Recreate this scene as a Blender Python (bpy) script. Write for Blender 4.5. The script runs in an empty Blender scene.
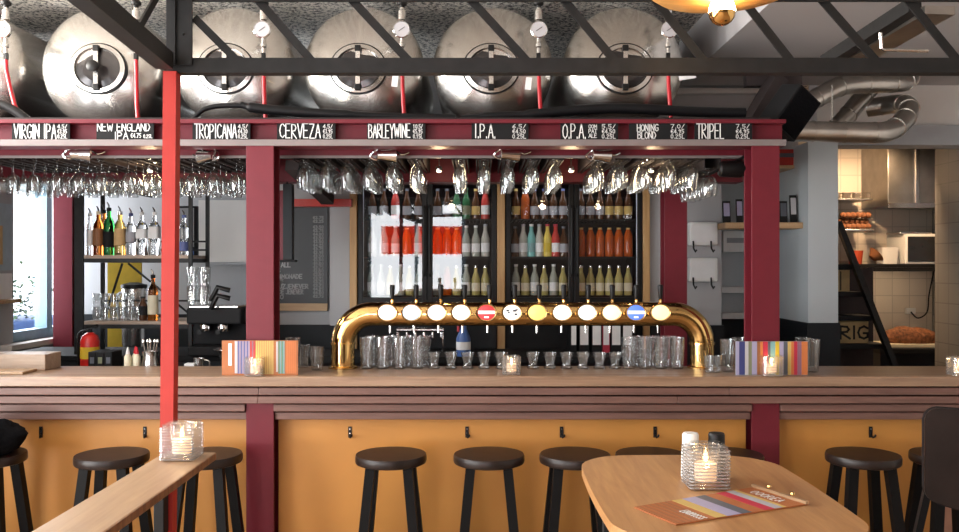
import bpy, bmesh, math, random
from mathutils import Vector, Matrix
random.seed(7)
sc = bpy.context.scene
col = sc.collection
PI = math.pi
EYE = 1.63
FPX = 860.0
def P(px, py, Y):
    """a photograph pixel at depth Y metres from the camera -> world point"""
    return Vector(((px - 479.5) * Y / FPX, Y, EYE + (266 - py) * Y / FPX))
def PX(px, Y): return (px - 479.5) * Y / FPX
def PZ(py, Y): return EYE + (266 - py) * Y / FPX

# ------------------------------------------------------------------ materials
def new_mat(name):
    m = bpy.data.materials.new(name); m.use_nodes = True
    nt = m.node_tree
    return m, nt, nt.nodes['Principled BSDF']
def set_in(b, **kw):
    for k, v in kw.items():
        k = {'spec': 'Specular IOR Level', 'trans': 'Transmission Weight', 'coat': 'Coat Weight'}.get(k, k)
        b.inputs[k].default_value = v
def plain(name, rgb, rough=.5, metal=0, spec=.5, var=.08, scale=14, bump=0, bscale=120, **kw):
    m, nt, b = new_mat(name)
    set_in(b, Roughness=rough, Metallic=metal, spec=spec, **kw)
    tc = nt.nodes.new('ShaderNodeTexCoord')
    n = nt.nodes.new('ShaderNodeTexNoise'); n.inputs['Scale'].default_value = scale; n.inputs['Detail'].default_value = 4
    nt.links.new(tc.outputs['Object'], n.inputs['Vector'])
    r = nt.nodes.new('ShaderNodeValToRGB')
    r.color_ramp.elements[0].position = .3; r.color_ramp.elements[1].position = .7
    r.color_ramp.elements[0].color = [max(0, c * (1 - var)) for c in rgb] + [1]
    r.color_ramp.elements[1].color = [min(1, c * (1 + var)) for c in rgb] + [1]
    nt.links.new(n.outputs['Fac'], r.inputs['Fac']); nt.links.new(r.outputs['Color'], b.inputs['Base Color'])
    if bump:
        n2 = nt.nodes.new('ShaderNodeTexNoise'); n2.inputs['Scale'].default_value = bscale; n2.inputs['Detail'].default_value = 3
        nt.links.new(tc.outputs['Object'], n2.inputs['Vector'])
        bp = nt.nodes.new('ShaderNodeBump'); bp.inputs['Strength'].default_value = bump; bp.inputs['Distance'].default_value = .01
        nt.links.new(n2.outputs['Fac'], bp.inputs['Height']); nt.links.new(bp.outputs['Normal'], b.inputs['Normal'])
    return m
def wood(name, c1, c2, axis='X', rough=.45, stretch=14, scale=3, coat=0):
    m, nt, b = new_mat(name); set_in(b, Roughness=rough, coat=coat)
    tc = nt.nodes.new('ShaderNodeTexCoord'); mp = nt.nodes.new('ShaderNodeMapping')
    s = [stretch, stretch, stretch]; s['XYZ'.index(axis)] = 1.0
    mp.inputs['Scale'].default_value = s
    n = nt.nodes.new('ShaderNodeTexNoise'); n.inputs['Scale'].default_value = scale; n.inputs['Detail'].default_value = 6
    n.inputs['Roughness'].default_value = .65; n.inputs['Distortion'].default_value = .4
    r = nt.nodes.new('ShaderNodeValToRGB')
    r.color_ramp.elements[0].position = .28; r.color_ramp.elements[1].position = .72
    r.color_ramp.elements[0].color = list(c1) + [1]; r.color_ramp.elements[1].color = list(c2) + [1]
    L = nt.links.new
    L(tc.outputs['Object'], mp.inputs['Vector']); L(mp.outputs['Vector'], n.inputs['Vector'])
    L(n.outputs['Fac'], r.inputs['Fac']); L(r.outputs['Color'], b.inputs['Base Color'])
    bp = nt.nodes.new('ShaderNodeBump'); bp.inputs['Strength'].default_value = .12; bp.inputs['Distance'].default_value = .004
    L(n.outputs['Fac'], bp.inputs['Height']); L(bp.outputs['Normal'], b.inputs['Normal'])
    return m
def glass(name, rgb=(1, 1, 1), rough=0.0, ior=1.45):
    m, nt, b = new_mat(name)
    set_in(b, Roughness=rough, trans=1.0, IOR=ior); b.inputs['Base Color'].default_value = (*rgb, 1)
    return m
def pane_glass(name, tint=(1, 1, 1)):
    """flat sheet: thin-walled glass"""
    m = bpy.data.materials.new(name); m.use_nodes = True; nt = m.node_tree; nt.nodes.clear()
    o = nt.nodes.new('ShaderNodeOutputMaterial'); mx = nt.nodes.new('ShaderNodeMixShader')
    t = nt.nodes.new('ShaderNodeBsdfTransparent'); t.inputs['Color'].default_value = (*tint, 1)
    g = nt.nodes.new('ShaderNodeBsdfGlossy'); g.inputs['Roughness'].default_value = 0.02
    f = nt.nodes.new('ShaderNodeFresnel'); f.inputs['IOR'].default_value = 1.52
    mu = nt.nodes.new('ShaderNodeMath'); mu.operation = 'MULTIPLY'; mu.inputs[1].default_value = 2.3; mu.use_clamp = True
    L = nt.links.new
    ge = nt.nodes.new('ShaderNodeNewGeometry'); iv = nt.nodes.new('ShaderNodeMath'); iv.operation = 'SUBTRACT'; iv.inputs[0].default_value = 1
    m2 = nt.nodes.new('ShaderNodeMath'); m2.operation = 'MULTIPLY'
    L(ge.outputs['Backfacing'], iv.inputs[1]); L(f.outputs[0], mu.inputs[0]); L(mu.outputs[0], m2.inputs[0]); L(iv.outputs[0], m2.inputs[1]); L(m2.outputs[0], mx.inputs[0]); L(t.outputs[0], mx.inputs[1]); L(g.outputs[0], mx.inputs[2]); L(mx.outputs[0], o.inputs['Surface'])
    return m
def glow(name, rgb, strength, base=None):
    m, nt, b = new_mat(name)
    b.inputs['Base Color'].default_value = (*(base or rgb), 1); set_in(b, Roughness=.3)
    b.inputs['Emission Color'].default_value = (*rgb, 1); b.inputs['Emission Strength'].default_value = strength
    return m
def brushed(name, rgb, rough=.28, aniso=.75, axis='Y'):
    m, nt, b = new_mat(name)
    set_in(b, Roughness=rough, Metallic=1.0, Anisotropic=aniso); b.inputs['Base Color'].default_value = (*rgb, 1)
    b.inputs['Anisotropic Rotation'].default_value = .25
    t = nt.nodes.new('ShaderNodeTangent'); t.direction_type = 'RADIAL'; t.axis = axis
    nt.links.new(t.outputs['Tangent'], b.inputs['Tangent'])
    tc = nt.nodes.new('ShaderNodeTexCoord'); n = nt.nodes.new('ShaderNodeTexNoise'); n.inputs['Scale'].default_value = 5
    n.inputs['Detail'].default_value = 5
    r = nt.nodes.new('ShaderNodeMapRange'); r.inputs['To Min'].default_value = rough * .995; r.inputs['To Max'].default_value = rough * 1.005
    nt.links.new(tc.outputs['Object'], n.inputs['Vector']); nt.links.new(n.outputs['Fac'], r.inputs['Value']); nt.links.new(r.outputs[0], b.inputs['Roughness'])
    return m
def tiles(name, rgb, grout, size=.2):
    m, nt, b = new_mat(name); set_in(b, Roughness=.25)
    tc = nt.nodes.new('ShaderNodeTexCoord')
    sx = nt.nodes.new('ShaderNodeSeparateXYZ'); ad = nt.nodes.new('ShaderNodeMath'); cb = nt.nodes.new('ShaderNodeCombineXYZ')
    br = nt.nodes.new('ShaderNodeTexBrick'); br.offset = 0; br.squash = 1
    br.inputs['Scale'].default_value = 1; br.inputs['Brick Width'].default_value = size; br.inputs['Row Height'].default_value = size
    br.inputs['Mortar Size'].default_value = .004; br.inputs['Mortar Smooth'].default_value = .2
    br.inputs['Color1'].default_value = (*rgb, 1); br.inputs['Color2'].default_value = (*[c * .93 for c in rgb], 1); br.inputs['Mortar'].default_value = (*grout, 1)
    L = nt.links.new
    L(tc.outputs['Object'], sx.inputs[0]); L(sx.outputs['X'], ad.inputs[0]); L(sx.outputs['Y'], ad.inputs[1])
    L(ad.outputs[0], cb.inputs['X']); L(sx.outputs['Z'], cb.inputs['Y']); L(cb.outputs[0], br.inputs['Vector']); L(br.outputs['Color'], b.inputs['Base Color'])
    return m
def speckled(name):
    m, nt, b = new_mat(name); set_in(b, Roughness=.9)
    tc = nt.nodes.new('ShaderNodeTexCoord'); n = nt.nodes.new('ShaderNodeTexNoise')
    n.inputs['Scale'].default_value = 40; n.inputs['Detail'].default_value = 3; n.inputs['Roughness'].default_value = .8
    r = nt.nodes.new('ShaderNodeValToRGB'); r.color_ramp.elements[0].position = .41; r.color_ramp.elements[1].position = .52
    r.color_ramp.elements[0].color = (.12, .105, .09, 1); r.color_ramp.elements[1].color = (.98, .91, .82, 1)
    bp = nt.nodes.new('ShaderNodeBump'); bp.inputs['Strength'].default_value = .5; bp.inputs['Distance'].default_value = .012
    L = nt.links.new
    L(tc.outputs['Object'], n.inputs['Vector']); L(n.outputs['Fac'], r.inputs['Fac']); L(r.outputs['Color'], b.inputs['Base Color'])
    L(n.outputs['Fac'], bp.inputs['Height']); L(bp.outputs['Normal'], b.inputs['Normal'])
    return m

M = {}
M['wine'] = plain('wine red gloss paint', (.135, .012, .021), .45, var=.06, spec=.3)
M['postred'] = plain('signal red paint', (.40, .027, .019), .48, spec=.3, var=.05)
M['redlit'] = plain('red paint', (.45, .03, .02), .4)
M['flange'] = plain('pale flange edge', (.19, .155, .15), .5)  # pale greyish pink for the front edges of beam and board
M['iron'] = plain('black painted iron', (.013, .0125, .0125), .5, var=.25, scale=30, spec=.25)
M['black'] = plain('black lacquer', (.008, .0075, .0075), .42, spec=.25)
M['matblack'] = plain('matt black', (.008, .008, .009), .7, spec=.25)
M['rubber'] = plain('black rubber', (.006, .006, .007), .5, spec=.2)
M['orange'] = plain('ochre panel', (.50, .215, .042), .5, var=.09, scale=2.2)
M['ply'] = plain('pinkish plywood', (.40, .20, .13), .6, var=.1)
M['counter'] = wood('worn counter oak', (.20, .115, .07), (.36, .23, .145), 'X', .36, 16, 2.2)
M['slat'] = wood('stained slats', (.115, .055, .043), (.21, .105, .08), 'X', .5, 18, 2.4)
M['table'] = wood('table oak', (.31, .145, .055), (.51, .275, .11), 'Y', .36, 12, 2.6)
M['plank'] = wood('pale oak', (.31, .185, .095), (.46, .30, .17), 'Y', .35, 14, 2.5)
M['laminate'] = wood('laminated edge', (.09, .035, .018), (.34, .16, .08), 'Z', .4, 16, 3)
M['oak'] = wood('oak strip', (.40, .22, .08), (.58, .36, .16), 'Z', .5, 14, 3)
M['oakx'] = wood('oak shelf', (.36, .22, .11), (.55, .36, .19), 'X', .5, 14, 3)
M['shelfwood'] = wood('grey shelf wood', (.30, .22, .16), (.45, .34, .26), 'X', .5, 14, 3)
M['shadewood'] = wood('bent wood veneer', (.55, .25, .05), (.80, .42, .12), 'X', .4, 10, 3)
M['leg'] = plain('black stained wood', (.006, .0055, .0055), .5, spec=.1)
M['seatwood'] = plain('dark stained seat', (.016, .009, .007), .38, var=.3, scale=20, spec=.35)
M['tank'] = brushed('brushed tank steel', (.56, .535, .50), .24, .88)
M['steel'] = plain('satin steel', (.62, .60, .57), .25, 1.0, var=.05)
M['chrome'] = plain('chrome', (.75, .75, .75), .08, 1.0, var=.02)
M['ductmetal'] = plain('galvanised duct', (.50, .47, .43), .3, 1.0, var=.15, scale=8)
M['brass'] = plain('polished brass', (.80, .52, .20), .10, 1.0, var=.04)
M['brassdark'] = plain('brass rim', (.70, .46, .20), .2, 1.0, var=.04)
M['greywall'] = plain('grey wall paint', (.40, .40, .41), .7, var=.03, scale=3)
M['whitewall'] = plain('off white plaster', (.74, .70, .66), .8, var=.03, scale=3)
M['soffit'] = plain('grey soffit', (.44, .42, .42), .8, var=.03, scale=2)
M['pillar'] = plain('pale blue grey paint', (.50, .54, .56), .65, var=.03, scale=3)
M['lintel'] = plain('mid grey lintel', (.34, .34, .35), .7, var=.03)
M['dado'] = plain('blue black dado', (.009, .011, .014), .55, spec=.3)
M['floor'] = wood('floor boards', (.30, .20, .13), (.46, .32, .22), 'Y', .4, 10, 2)
M['ceil'] = speckled('sprayed acoustic ceiling')
M['tile'] = tiles('white kitchen tiles', (.72, .64, .54), (.52, .46, .39), .152)
M['brickdark'] = plain('dark brown front wall', (.10, .075, .06), .8)
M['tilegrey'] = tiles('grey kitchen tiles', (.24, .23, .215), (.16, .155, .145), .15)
M['deck'] = plain('dark deck', (.03, .02, .02), .8)
M['glass'] = glass('clear glass', (.985, .99, .99))
M['amber'] = glass('amber spirit', (.55, .17, .03), ior=1.36)
M['gold'] = glass('golden spirit', (.80, .55, .16), ior=1.36)
M['green'] = glass('green glass', (.03, .22, .06), ior=1.4)
def thin_glass(name, tint, base, edge, rough, frost=0.0):
    m = bpy.data.materials.new(name); m.use_nodes = True; nt = m.node_tree; nt.nodes.clear(); L = nt.links.new
    o = nt.nodes.new('ShaderNodeOutputMaterial'); mx = nt.nodes.new('ShaderNodeMixShader')
    t = nt.nodes.new('ShaderNodeBsdfTransparent'); t.inputs['Color'].default_value = (*tint, 1)
    g = nt.nodes.new('ShaderNodeBsdfGlossy'); g.inputs['Roughness'].default_value = rough
    lw = nt.nodes.new('ShaderNodeLayerWeight'); lw.inputs['Blend'].default_value = .5
    p = nt.nodes.new('ShaderNodeMath'); p.operation = 'POWER'; p.inputs[1].default_value = 1.8
    r = nt.nodes.new('ShaderNodeMapRange'); r.inputs['To Min'].default_value = base; r.inputs['To Max'].default_value = edge
    L(lw.outputs['Facing'], p.inputs[0]); L(p.outputs[0], r.inputs['Value']); L(r.outputs[0], mx.inputs[0])
    src = t.outputs[0]
    if frost:
        d = nt.nodes.new('ShaderNodeBsdfTranslucent'); d.inputs['Color'].default_value = (.95, .95, .95, 1)
        d2 = nt.nodes.new('ShaderNodeBsdfDiffuse'); d2.inputs['Color'].default_value = (.9, .9, .9, 1)
        m0 = nt.nodes.new('ShaderNodeMixShader'); m0.inputs[0].default_value = .5; L(d.outputs[0], m0.inputs[1]); L(d2.outputs[0], m0.inputs[2])
        m1 = nt.nodes.new('ShaderNodeMixShader'); m1.inputs[0].default_value = frost; L(t.outputs[0], m1.inputs[1]); L(m0.outputs[0], m1.inputs[2]); src = m1.outputs[0]
    L(src, mx.inputs[1]); L(g.outputs[0], mx.inputs[2]); L(mx.outputs[0], o.inputs['Surface'])
    return m
M['cut'] = plain('pressed glass', (.98, .98, .98), .02, trans=.82, IOR=1.45, var=.0)
M['scuffed'] = plain('used bar glass', (.98, .98, .98), .0, trans=.93, IOR=1.45, var=.0)
M['hung'] = plain('polished stemware', (.99, .99, .99), .0, trans=.96, IOR=1.45, var=.0)
M['cut'] = thin_glass('pressed ribbed glass', (.95, .95, .95), .08, .55, .10, .05)
M['rib'] = thin_glass('glass ribs', (.95, .95, .95), .22, .60, .15, .30)
M['scuffed'] = thin_glass('used bar glass', (.90, .91, .91), .12, .75, .10, .03)
M['hung'] = thin_glass('polished stemware', (.93, .94, .94), .10, .75, .06, .015)
M['pane'] = pane_glass('window pane')
M['lens'] = plain('dark sight glass', (.06, .055, .055), .12, .6, var=.3, scale=6)
M['white'] = plain('white plastic', (.78, .78, .76), .4, var=.02)
M['cream'] = plain('cream label', (.75, .68, .50), .6, var=.04)
M['paper'] = plain('paper', (.80, .80, .80), .8, var=.03)
M['chalkboard'] = plain('black chalkboard', (.010, .010, .011), .7, var=.2, spec=.2)
M['slate'] = plain('slate board', (.055, .058, .062), .6, var=.1, scale=4)
M['chalk'] = plain('white chalk', (.85, .85, .84), .9, var=.02)
M['chalkgrey'] = plain('faded chalk', (.42, .42, .42), .9, var=.05)
M['hose'] = plain('red hose', (.50, .01, .02), .35)
M['extred'] = plain('extinguisher red', (.60, .02, .015), .3)
M['yellow'] = plain('yellow panel', (.72, .48, .03), .6)
M['chair'] = plain('charcoal upholstery', (.010, .0075, .008), .8, bump=.2, bscale=300, spec=.2)
M['cloth'] = plain('black cloth', (.005, .005, .006), .95, spec=.05, bump=.4, bscale=80)
M['leaf'] = plain('leaf', (.10, .17, .08), .6, var=.4)
M['blue'] = plain('blue paint', (.05, .12, .35), .4)
M['bluegrey'] = plain('blue grey card', (.38, .47, .52), .7)
M['ochre'] = plain('ochre print', (.62, .40, .18), .7)
M['windowframe'] = plain('blue grey frame', (.20, .32, .40), .5)
M['copper'] = plain('mirror gold bulb tip', (.75, .46, .16), .06, 1.0, var=.02)
M['microdark'] = plain('microwave door', (.015, .015, .015), .12)
M['food'] = plain('baked brown', (.20, .075, .03), .8, var=.6, scale=40)
M['terracotta'] = plain('red ceramic', (.45, .07, .03), .4)
M['crate'] = plain('weathered crate', (.42, .30, .14), .8, var=.2)
M['cr_orange'] = plain('orange card', (.37, .12, .035), .6)
for n, c in dict(s_blue=(.13, .17, .42), s_navy=(.05, .06, .22), s_mustard=(.75, .52, .16), s_grey=(.50, .50, .55), s_red=(.60, .03, .07), s_green=(.12, .36, .26),
                 s_orange=(.74, .22, .06), s_pale=(.66, .64, .66), s_teal=(.25, .50, .52), s_yellow=(.80, .58, .04), s_plum=(.33, .15, .22), s_slate=(.12, .13, .16), s_lilac=(.45, .42, .62), s_olive=(.26, .28, .17), s_brown=(.36, .14, .05)).items():
    M[n] = plain('stripe ' + n[2:], [q * .72 for q in c], .6, var=.04)
M['awning'] = None
M['l_white'] = glow('lit white tap lens', (1, .95, .88), 1.1)
M['l_blue'] = glow('lit pale blue tap lens', (.62, .80, 1), .62)
M['l_cyan'] = glow('lit icy tap lens', (.80, .95, 1), .85)
M['l_yellow'] = glow('lit yellow tap lens', (1, .76, .20), .8)
M['l_cream'] = glow('lit cream tap lens', (1, .88, .58), .95)
M['l_red'] = glow('lit red tap lens', (.75, .05, .06), .55)
M['l_deep'] = glow('lit blue tap lens', (.12, .25, .85), .6)
M['l_band'] = glow('lit white band', (1, .95, .92), 1.0)
M['candle'] = glow('glowing wax', (1, .55, .25), 1.5, (.9, .8, .65))
M['flame'] = glow('flame', (1, .62, .22), 12)
M['bulb'] = glow('lit bulb glass', (1, .74, .45), 70)
M['halogen'] = glow('halogen lamp', (1, .74, .45), 30)
M['led'] = glow('cooler light strip', (.85, .92, 1), .5)

# ------------------------------------------------------------------ mesh builder
class MB:
    def __init__(s): s.bm = bmesh.new()
    def box(s, x0, x1, y0, y1, z0, z1, b=0, mat=None):
        r = bmesh.ops.create_cube(s.bm, size=1)
        vs = r['verts']
        bmesh.ops.scale(s.bm, vec=(x1 - x0, y1 - y0, z1 - z0), verts=vs)
        bmesh.ops.translate(s.bm, vec=((x0 + x1) / 2, (y0 + y1) / 2, (z0 + z1) / 2), verts=vs)
        if b:
            es = list({e for v in vs for e in v.link_edges})
            g = bmesh.ops.bevel(s.bm, geom=es, offset=b, segments=2, affect='EDGES', profile=.5)
            vs = list({v for f in g['faces'] for v in f.verts} | {v for v in vs if v.is_valid})
        if mat is not None:
            seen = set(); st = [v for v in vs if v.is_valid]
            while st:
                v = st.pop()
                if v in seen: continue
                seen.add(v)
                for e in v.link_edges: st.append(e.other_vert(v))
            vs = list(seen)
            bmesh.ops.transform(s.bm, matrix=mat, verts=vs)
        return s
    def bar(s, p0, p1, w, h, up=(0, 0, 1)):
        """rectangular bar from p0 to p1, w sideways, h along up"""
        p0, p1 = Vector(p0), Vector(p1); d = (p1 - p0); L = d.length; d.normalize()
        u = Vector(up); sd = d.cross(u)
        if sd.length < 1e-4: sd = d.cross(Vector((0, 1, 0)))
        sd.normalize(); u = sd.cross(d)
        vs = []
        for t in (0, L):
            for a, c in ((-1, -1), (1, -1), (1, 1), (-1, 1)):
                vs.append(s.bm.verts.new(p0 + d * t + sd * (a * w / 2) + u * (c * h / 2)))
        for f in ((0, 1, 2, 3), (7, 6, 5, 4), (0, 4, 5, 1), (1, 5, 6, 2), (2, 6, 7, 3), (3, 7, 4, 0)):
            s.bm.faces.new([vs[i] for i in f])
        return s
    def rings(s, rings, closed=False, cap0=True, cap1=True):
        rows = [[s.bm.verts.new(p) for p in r] for r in rings]
        n = len(rows[0])
        rng = range(len(rows) if closed else len(rows) - 1)
        for i in rng:
            a, b = rows[i], rows[(i + 1) % len(rows)]
            for j in range(n):
                s.bm.faces.new((a[j], a[(j + 1) % n], b[(j + 1) % n], b[j]))
        if not closed:
            if cap0: s.bm.faces.new(rows[0][::-1])
            if cap1: s.bm.faces.new(rows[-1])
        return s
    def lathe(s, prof, c=(0, 0, 0), seg=24, axis='Z', sq=None, closed=False, cap0=True, cap1=True, sx=1, sy=1):
        c = Vector(c); R = []
        for k, (r, z) in enumerate(prof):
            q = sq[k] if sq else 0
            row = []
            for j in range(seg):
                a = 2 * PI * (j + .5) / seg; ca, sa = math.cos(a), math.sin(a)
                rr = r * ((1 - q) + q / max(abs(ca), abs(sa)))
                if q: rr = min(rr, r * 1.33)
                x, y = rr * ca * sx, rr * sa * sy
                v = {'Z': (x, y, z), 'Y': (x, z, -y), 'X': (z, x, y)}[axis]
                row.append(c + Vector(v))
            R.append(row)
        return s.rings(R, closed, cap0, cap1)
    def cyl(s, p0, p1, r0, r1=None, seg=16):
        return s.tube([p0, p1], [r0, r0 if r1 is None else r1], seg)
    def tube(s, pts, r, seg=12):
        pts = [Vector(p) for p in pts]; n = len(pts)
        rs = r if isinstance(r, (list, tuple)) else [r] * n
        R = []; nrm = None
        for i in range(n):
            t = (pts[min(i + 1, n - 1)] - pts[max(i - 1, 0)]).normalized()
            if nrm is None:
                a = Vector((0, 0, 1)) if abs(t.z) < .9 else Vector((1, 0, 0))
                nrm = t.cross(a).normalized()
            else:
                nrm = (nrm - t * nrm.dot(t)).normalized()
            bn = t.cross(nrm)
            R.append([pts[i] + (nrm * math.cos(2 * PI * j / seg) + bn * math.sin(2 * PI * j / seg)) * rs[i] for j in range(seg)])
        return s.rings(R)
    def prism(s, poly, z0, z1, plane='XY', b=0):
        def mk(p, z): return {'XY': (p[0], p[1], z), 'XZ': (p[0], z, p[1]), 'YZ': (z, p[0], p[1])}[plane]
        n0 = [s.bm.verts.new(mk(p, z0)) for p in poly]; n1 = [s.bm.verts.new(mk(p, z1)) for p in poly]
        f = [s.bm.faces.new(n0[::-1]), s.bm.faces.new(n1)]
        for i in range(len(poly)):
            j = (i + 1) % len(poly); s.bm.faces.new((n0[i], n0[j], n1[j], n1[i]))
        if b:
            es = list({e for ff in f for e in ff.edges})
            bmesh.ops.bevel(s.bm, geom=es, offset=b, segments=2, affect='EDGES', profile=.5)
        return s
    def sphere(s, c, r, sx=1, sy=1, sz=1, u=16, v=10):
        g = bmesh.ops.create_uvsphere(s.bm, u_segments=u, v_segments=v, radius=r)
        bmesh.ops.scale(s.bm, vec=(sx, sy, sz), verts=g['verts']); bmesh.ops.translate(s.bm, vec=c, verts=g['verts'])
        return s
    def build(s, name, mat, parent=None, loc=None, smooth=False, **tagkw):
        bmesh.ops.recalc_face_normals(s.bm, faces=s.bm.faces[:])
        off = Vector(loc) if loc is not None else (parent_world(parent) if parent is not None and s.world else None)
        if off is not None: bmesh.ops.translate(s.bm, vec=-off, verts=s.bm.verts[:])
        me = bpy.data.meshes.new(name); s.bm.to_mesh(me); s.bm.free()
        me.materials.append(M[mat] if isinstance(mat, str) else mat)
        if smooth:
            for p in me.polygons: p.use_smooth = True
            try: me.set_sharp_from_angle(angle=math.radians(38))
            except Exception: pass
        o = bpy.data.objects.new(name, me); col.objects.link(o)
        if parent is not None: o.parent = parent
        if loc is not None: o.location = loc
        if tagkw: tag(o, **tagkw)
        return o
    world = True
class ML(MB):
    """same, but coordinates are already local to the parent"""
    world = False
def parent_world(p):
    v = Vector((0, 0, 0))
    while p is not None: v += p.location; p = p.parent
    return v
def tag(o, label=None, cat=None, group=None, kind=None):
    if label: o['label'] = label
    if cat: o['category'] = cat
    if group: o['group'] = group
    if kind: o['kind'] = kind
    return o
def thing(name, label, cat, loc, group=None, rz=0):
    o = bpy.data.objects.new(name, None); col.objects.link(o); o.empty_display_size = .05
    o.location = loc; o.rotation_euler = (0, 0, rz)
    return tag(o, label, cat, group)
USED = set()
def kids_of(o): return [c for c in o.children]
def copy_tree(o, parent=None):
    c = o.copy(); col.objects.link(c)
    if parent is not None: c.parent = parent
    for ch in kids_of(o): copy_tree(ch, c)
    return c
def dup(proto, loc, label=None, group=None, rz=None):
    if proto.name not in USED:
        USED.add(proto.name); c = proto
    else:
        c = copy_tree(proto)
    c.location = loc
    if rz is not None: c.rotation_euler = (0, 0, rz)
    if label: c['label'] = label
    if group: c['group'] = group
    return c
def struct(name, mb, mat, **k):
    o = mb.build(name, mat, **k); o['kind'] = 'structure'; return o
ORD = ['', 'first', 'second', 'third', 'fourth', 'fifth', 'sixth', 'seventh', 'eighth', 'ninth', 'tenth', 'eleventh', 'twelfth', 'thirteenth']

# ------------------------------------------------------------------ chalk lettering
G = {
'A': [[(0,0),(.3,1),(.6,0)],[(.12,.38),(.5,.38)]],
'B': [[(0,0),(0,1),(.38,.95),(.5,.76),(.38,.56),(0,.52)],[(.38,.54),(.6,.3),(.45,.04),(0,0)]],
'C': [[(.58,.82),(.36,1),(.1,.85),(0,.5),(.1,.14),(.36,0),(.58,.16)]],
'D': [[(0,0),(0,1),(.36,.93),(.58,.5),(.36,.07),(0,0)]],
'E': [[(.52,1),(0,1),(0,0),(.52,0)],[(0,.52),(.42,.52)]],
'F': [[(.52,1),(0,1),(0,0)],[(0,.52),(.42,.52)]],
'G': [[(.58,.85),(.36,1),(.1,.85),(0,.5),(.1,.12),(.36,0),(.58,.14),(.58,.44),(.34,.44)]],
'H': [[(0,0),(0,1)],[(.56,0),(.56,1)],[(0,.5),(.56,.5)]],
'I': [[(.1,0),(.1,1)]],
'J': [[(.5,1),(.5,.2),(.3,0),(.05,.12)]],
'K': [[(0,0),(0,1)],[(.55,1),(.02,.45),(.58,0)]],
'L': [[(0,1),(0,0),(.48,0)]],
'M': [[(0,0),(.05,1),(.35,.35),(.65,1),(.7,0)]],
'N': [[(0,0),(0,1),(.56,0),(.56,1)]],
'O': [[(.3,1),(.06,.8),(0,.5),(.06,.2),(.3,0),(.54,.2),(.6,.5),(.54,.8),(.3,1)]],
'P': [[(0,0),(0,1),(.4,.95),(.55,.74),(.4,.5),(0,.45)]],
'R': [[(0,0),(0,1),(.4,.95),(.52,.76),(.4,.55),(0,.5),(.58,0)]],
'S': [[(.52,.84),(.3,1),(.06,.84),(.1,.6),(.45,.42),(.52,.18),(.28,0),(.02,.16)]],
'T': [[(0,1),(.6,1)],[(.3,1),(.3,0)]],
'U': [[(0,1),(.02,.2),(.28,0),(.54,.2),(.56,1)]],
'V': [[(0,1),(.3,0),(.6,1)]],
'W': [[(0,1),(.18,0),(.4,.7),(.62,0),(.8,1)]],
'Y': [[(0,1),(.3,.5),(.6,1)],[(.3,.5),(.3,0)]],
'Z': [[(0,1),(.56,1),(0,0),(.58,0)]],
'0': [[(.26,1),(.04,.75),(.04,.25),(.26,0),(.48,.25),(.48,.75),(.26,1)]],
'1': [[(.05,.78),(.25,1),(.25,0)]],
'2': [[(.02,.8),(.26,1),(.5,.78),(.02,0),(.52,0)]],
'3': [[(.02,.9),(.3,1),(.48,.78),(.22,.54),(.5,.28),(.28,0),(0,.1)]],
'4': [[(.4,0),(.4,1),(0,.32),(.54,.32)]],
'5': [[(.5,1),(.06,1),(.04,.56),(.36,.6),(.5,.3),(.3,0),(0,.08)]],
'6': [[(.44,1),(.1,.6),(.02,.25),(.26,0),(.48,.25),(.28,.5),(.05,.32)]],
'7': [[(0,1),(.52,1),(.16,0)]],
'8': [[(.26,.54),(.06,.76),(.26,1),(.46,.76),(.26,.54),(.02,.25),(.26,0),(.5,.25),(.26,.54)]],
'9': [[(.46,.7),(.24,.5),(.04,.75),(.26,1),(.48,.75),(.44,.3),(.2,0)]],
'.': [[(.06,0),(.06,.09)]], ',': [[(.1,.1),(.02,-.12)]], '/': [[(.42,1),(0,0)]], '-': [[(0,.5),(.36,.5)]],
'€': [[(.56,.86),(.36,1),(.12,.8),(.08,.5),(.12,.2),(.36,0),(.56,.14)],[(0,.6),(.42,.6)],[(0,.42),(.4,.42)]],
}
ADV = {'I': .2, '.': .14, ',': .16, 'M': .7, 'W': .8, 'L': .46, '-': .36, '/': .42}
def text_w(t): return sum((.34 if c == ' ' else ADV.get(c, .58)) + .16 for c in t) - .16
def write(mb, text, x0, z0, width, height, y, w, th=.0012, mat=None, jitter=.0):
    """strokes standing 1 mm proud of a face that looks towards -Y"""
    k = width / text_w(text); x = x0
    for c in text:
        a = .34 if c == ' ' else ADV.get(c, .58)
        dz = random.uniform(-1, 1) * jitter * height
        for st in G.get(c, []):
            for p, q in zip(st, st[1:]):
                A = Vector((x + p[0] * k, y, z0 + dz + p[1] * height)); B = Vector((x + q[0] * k, y, z0 + dz + q[1] * height))
                if (B - A).length < 1e-6: continue
                e = (B - A).normalized() * w * .45
                A, B = A - e, B + e
                if mat is not None: A, B = mat @ A, mat @ B
                up = (0, -1, 0) if mat is None else (mat.to_3x3() @ Vector((0, -1, 0)))
                mb.bar(A, B, w, th, up)
        x += (a + .16) * k
    return mb
# ================================================================== setting
CEIL = 3.18
struct('floor', MB().box(-3.4, 4.2, -3.4, 8.0, -.1, 0), 'floor')
struct('ceiling', MB().box(-3.4, 4.2, -3.4, 8.0, CEIL, CEIL + .1), 'ceil')
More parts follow.
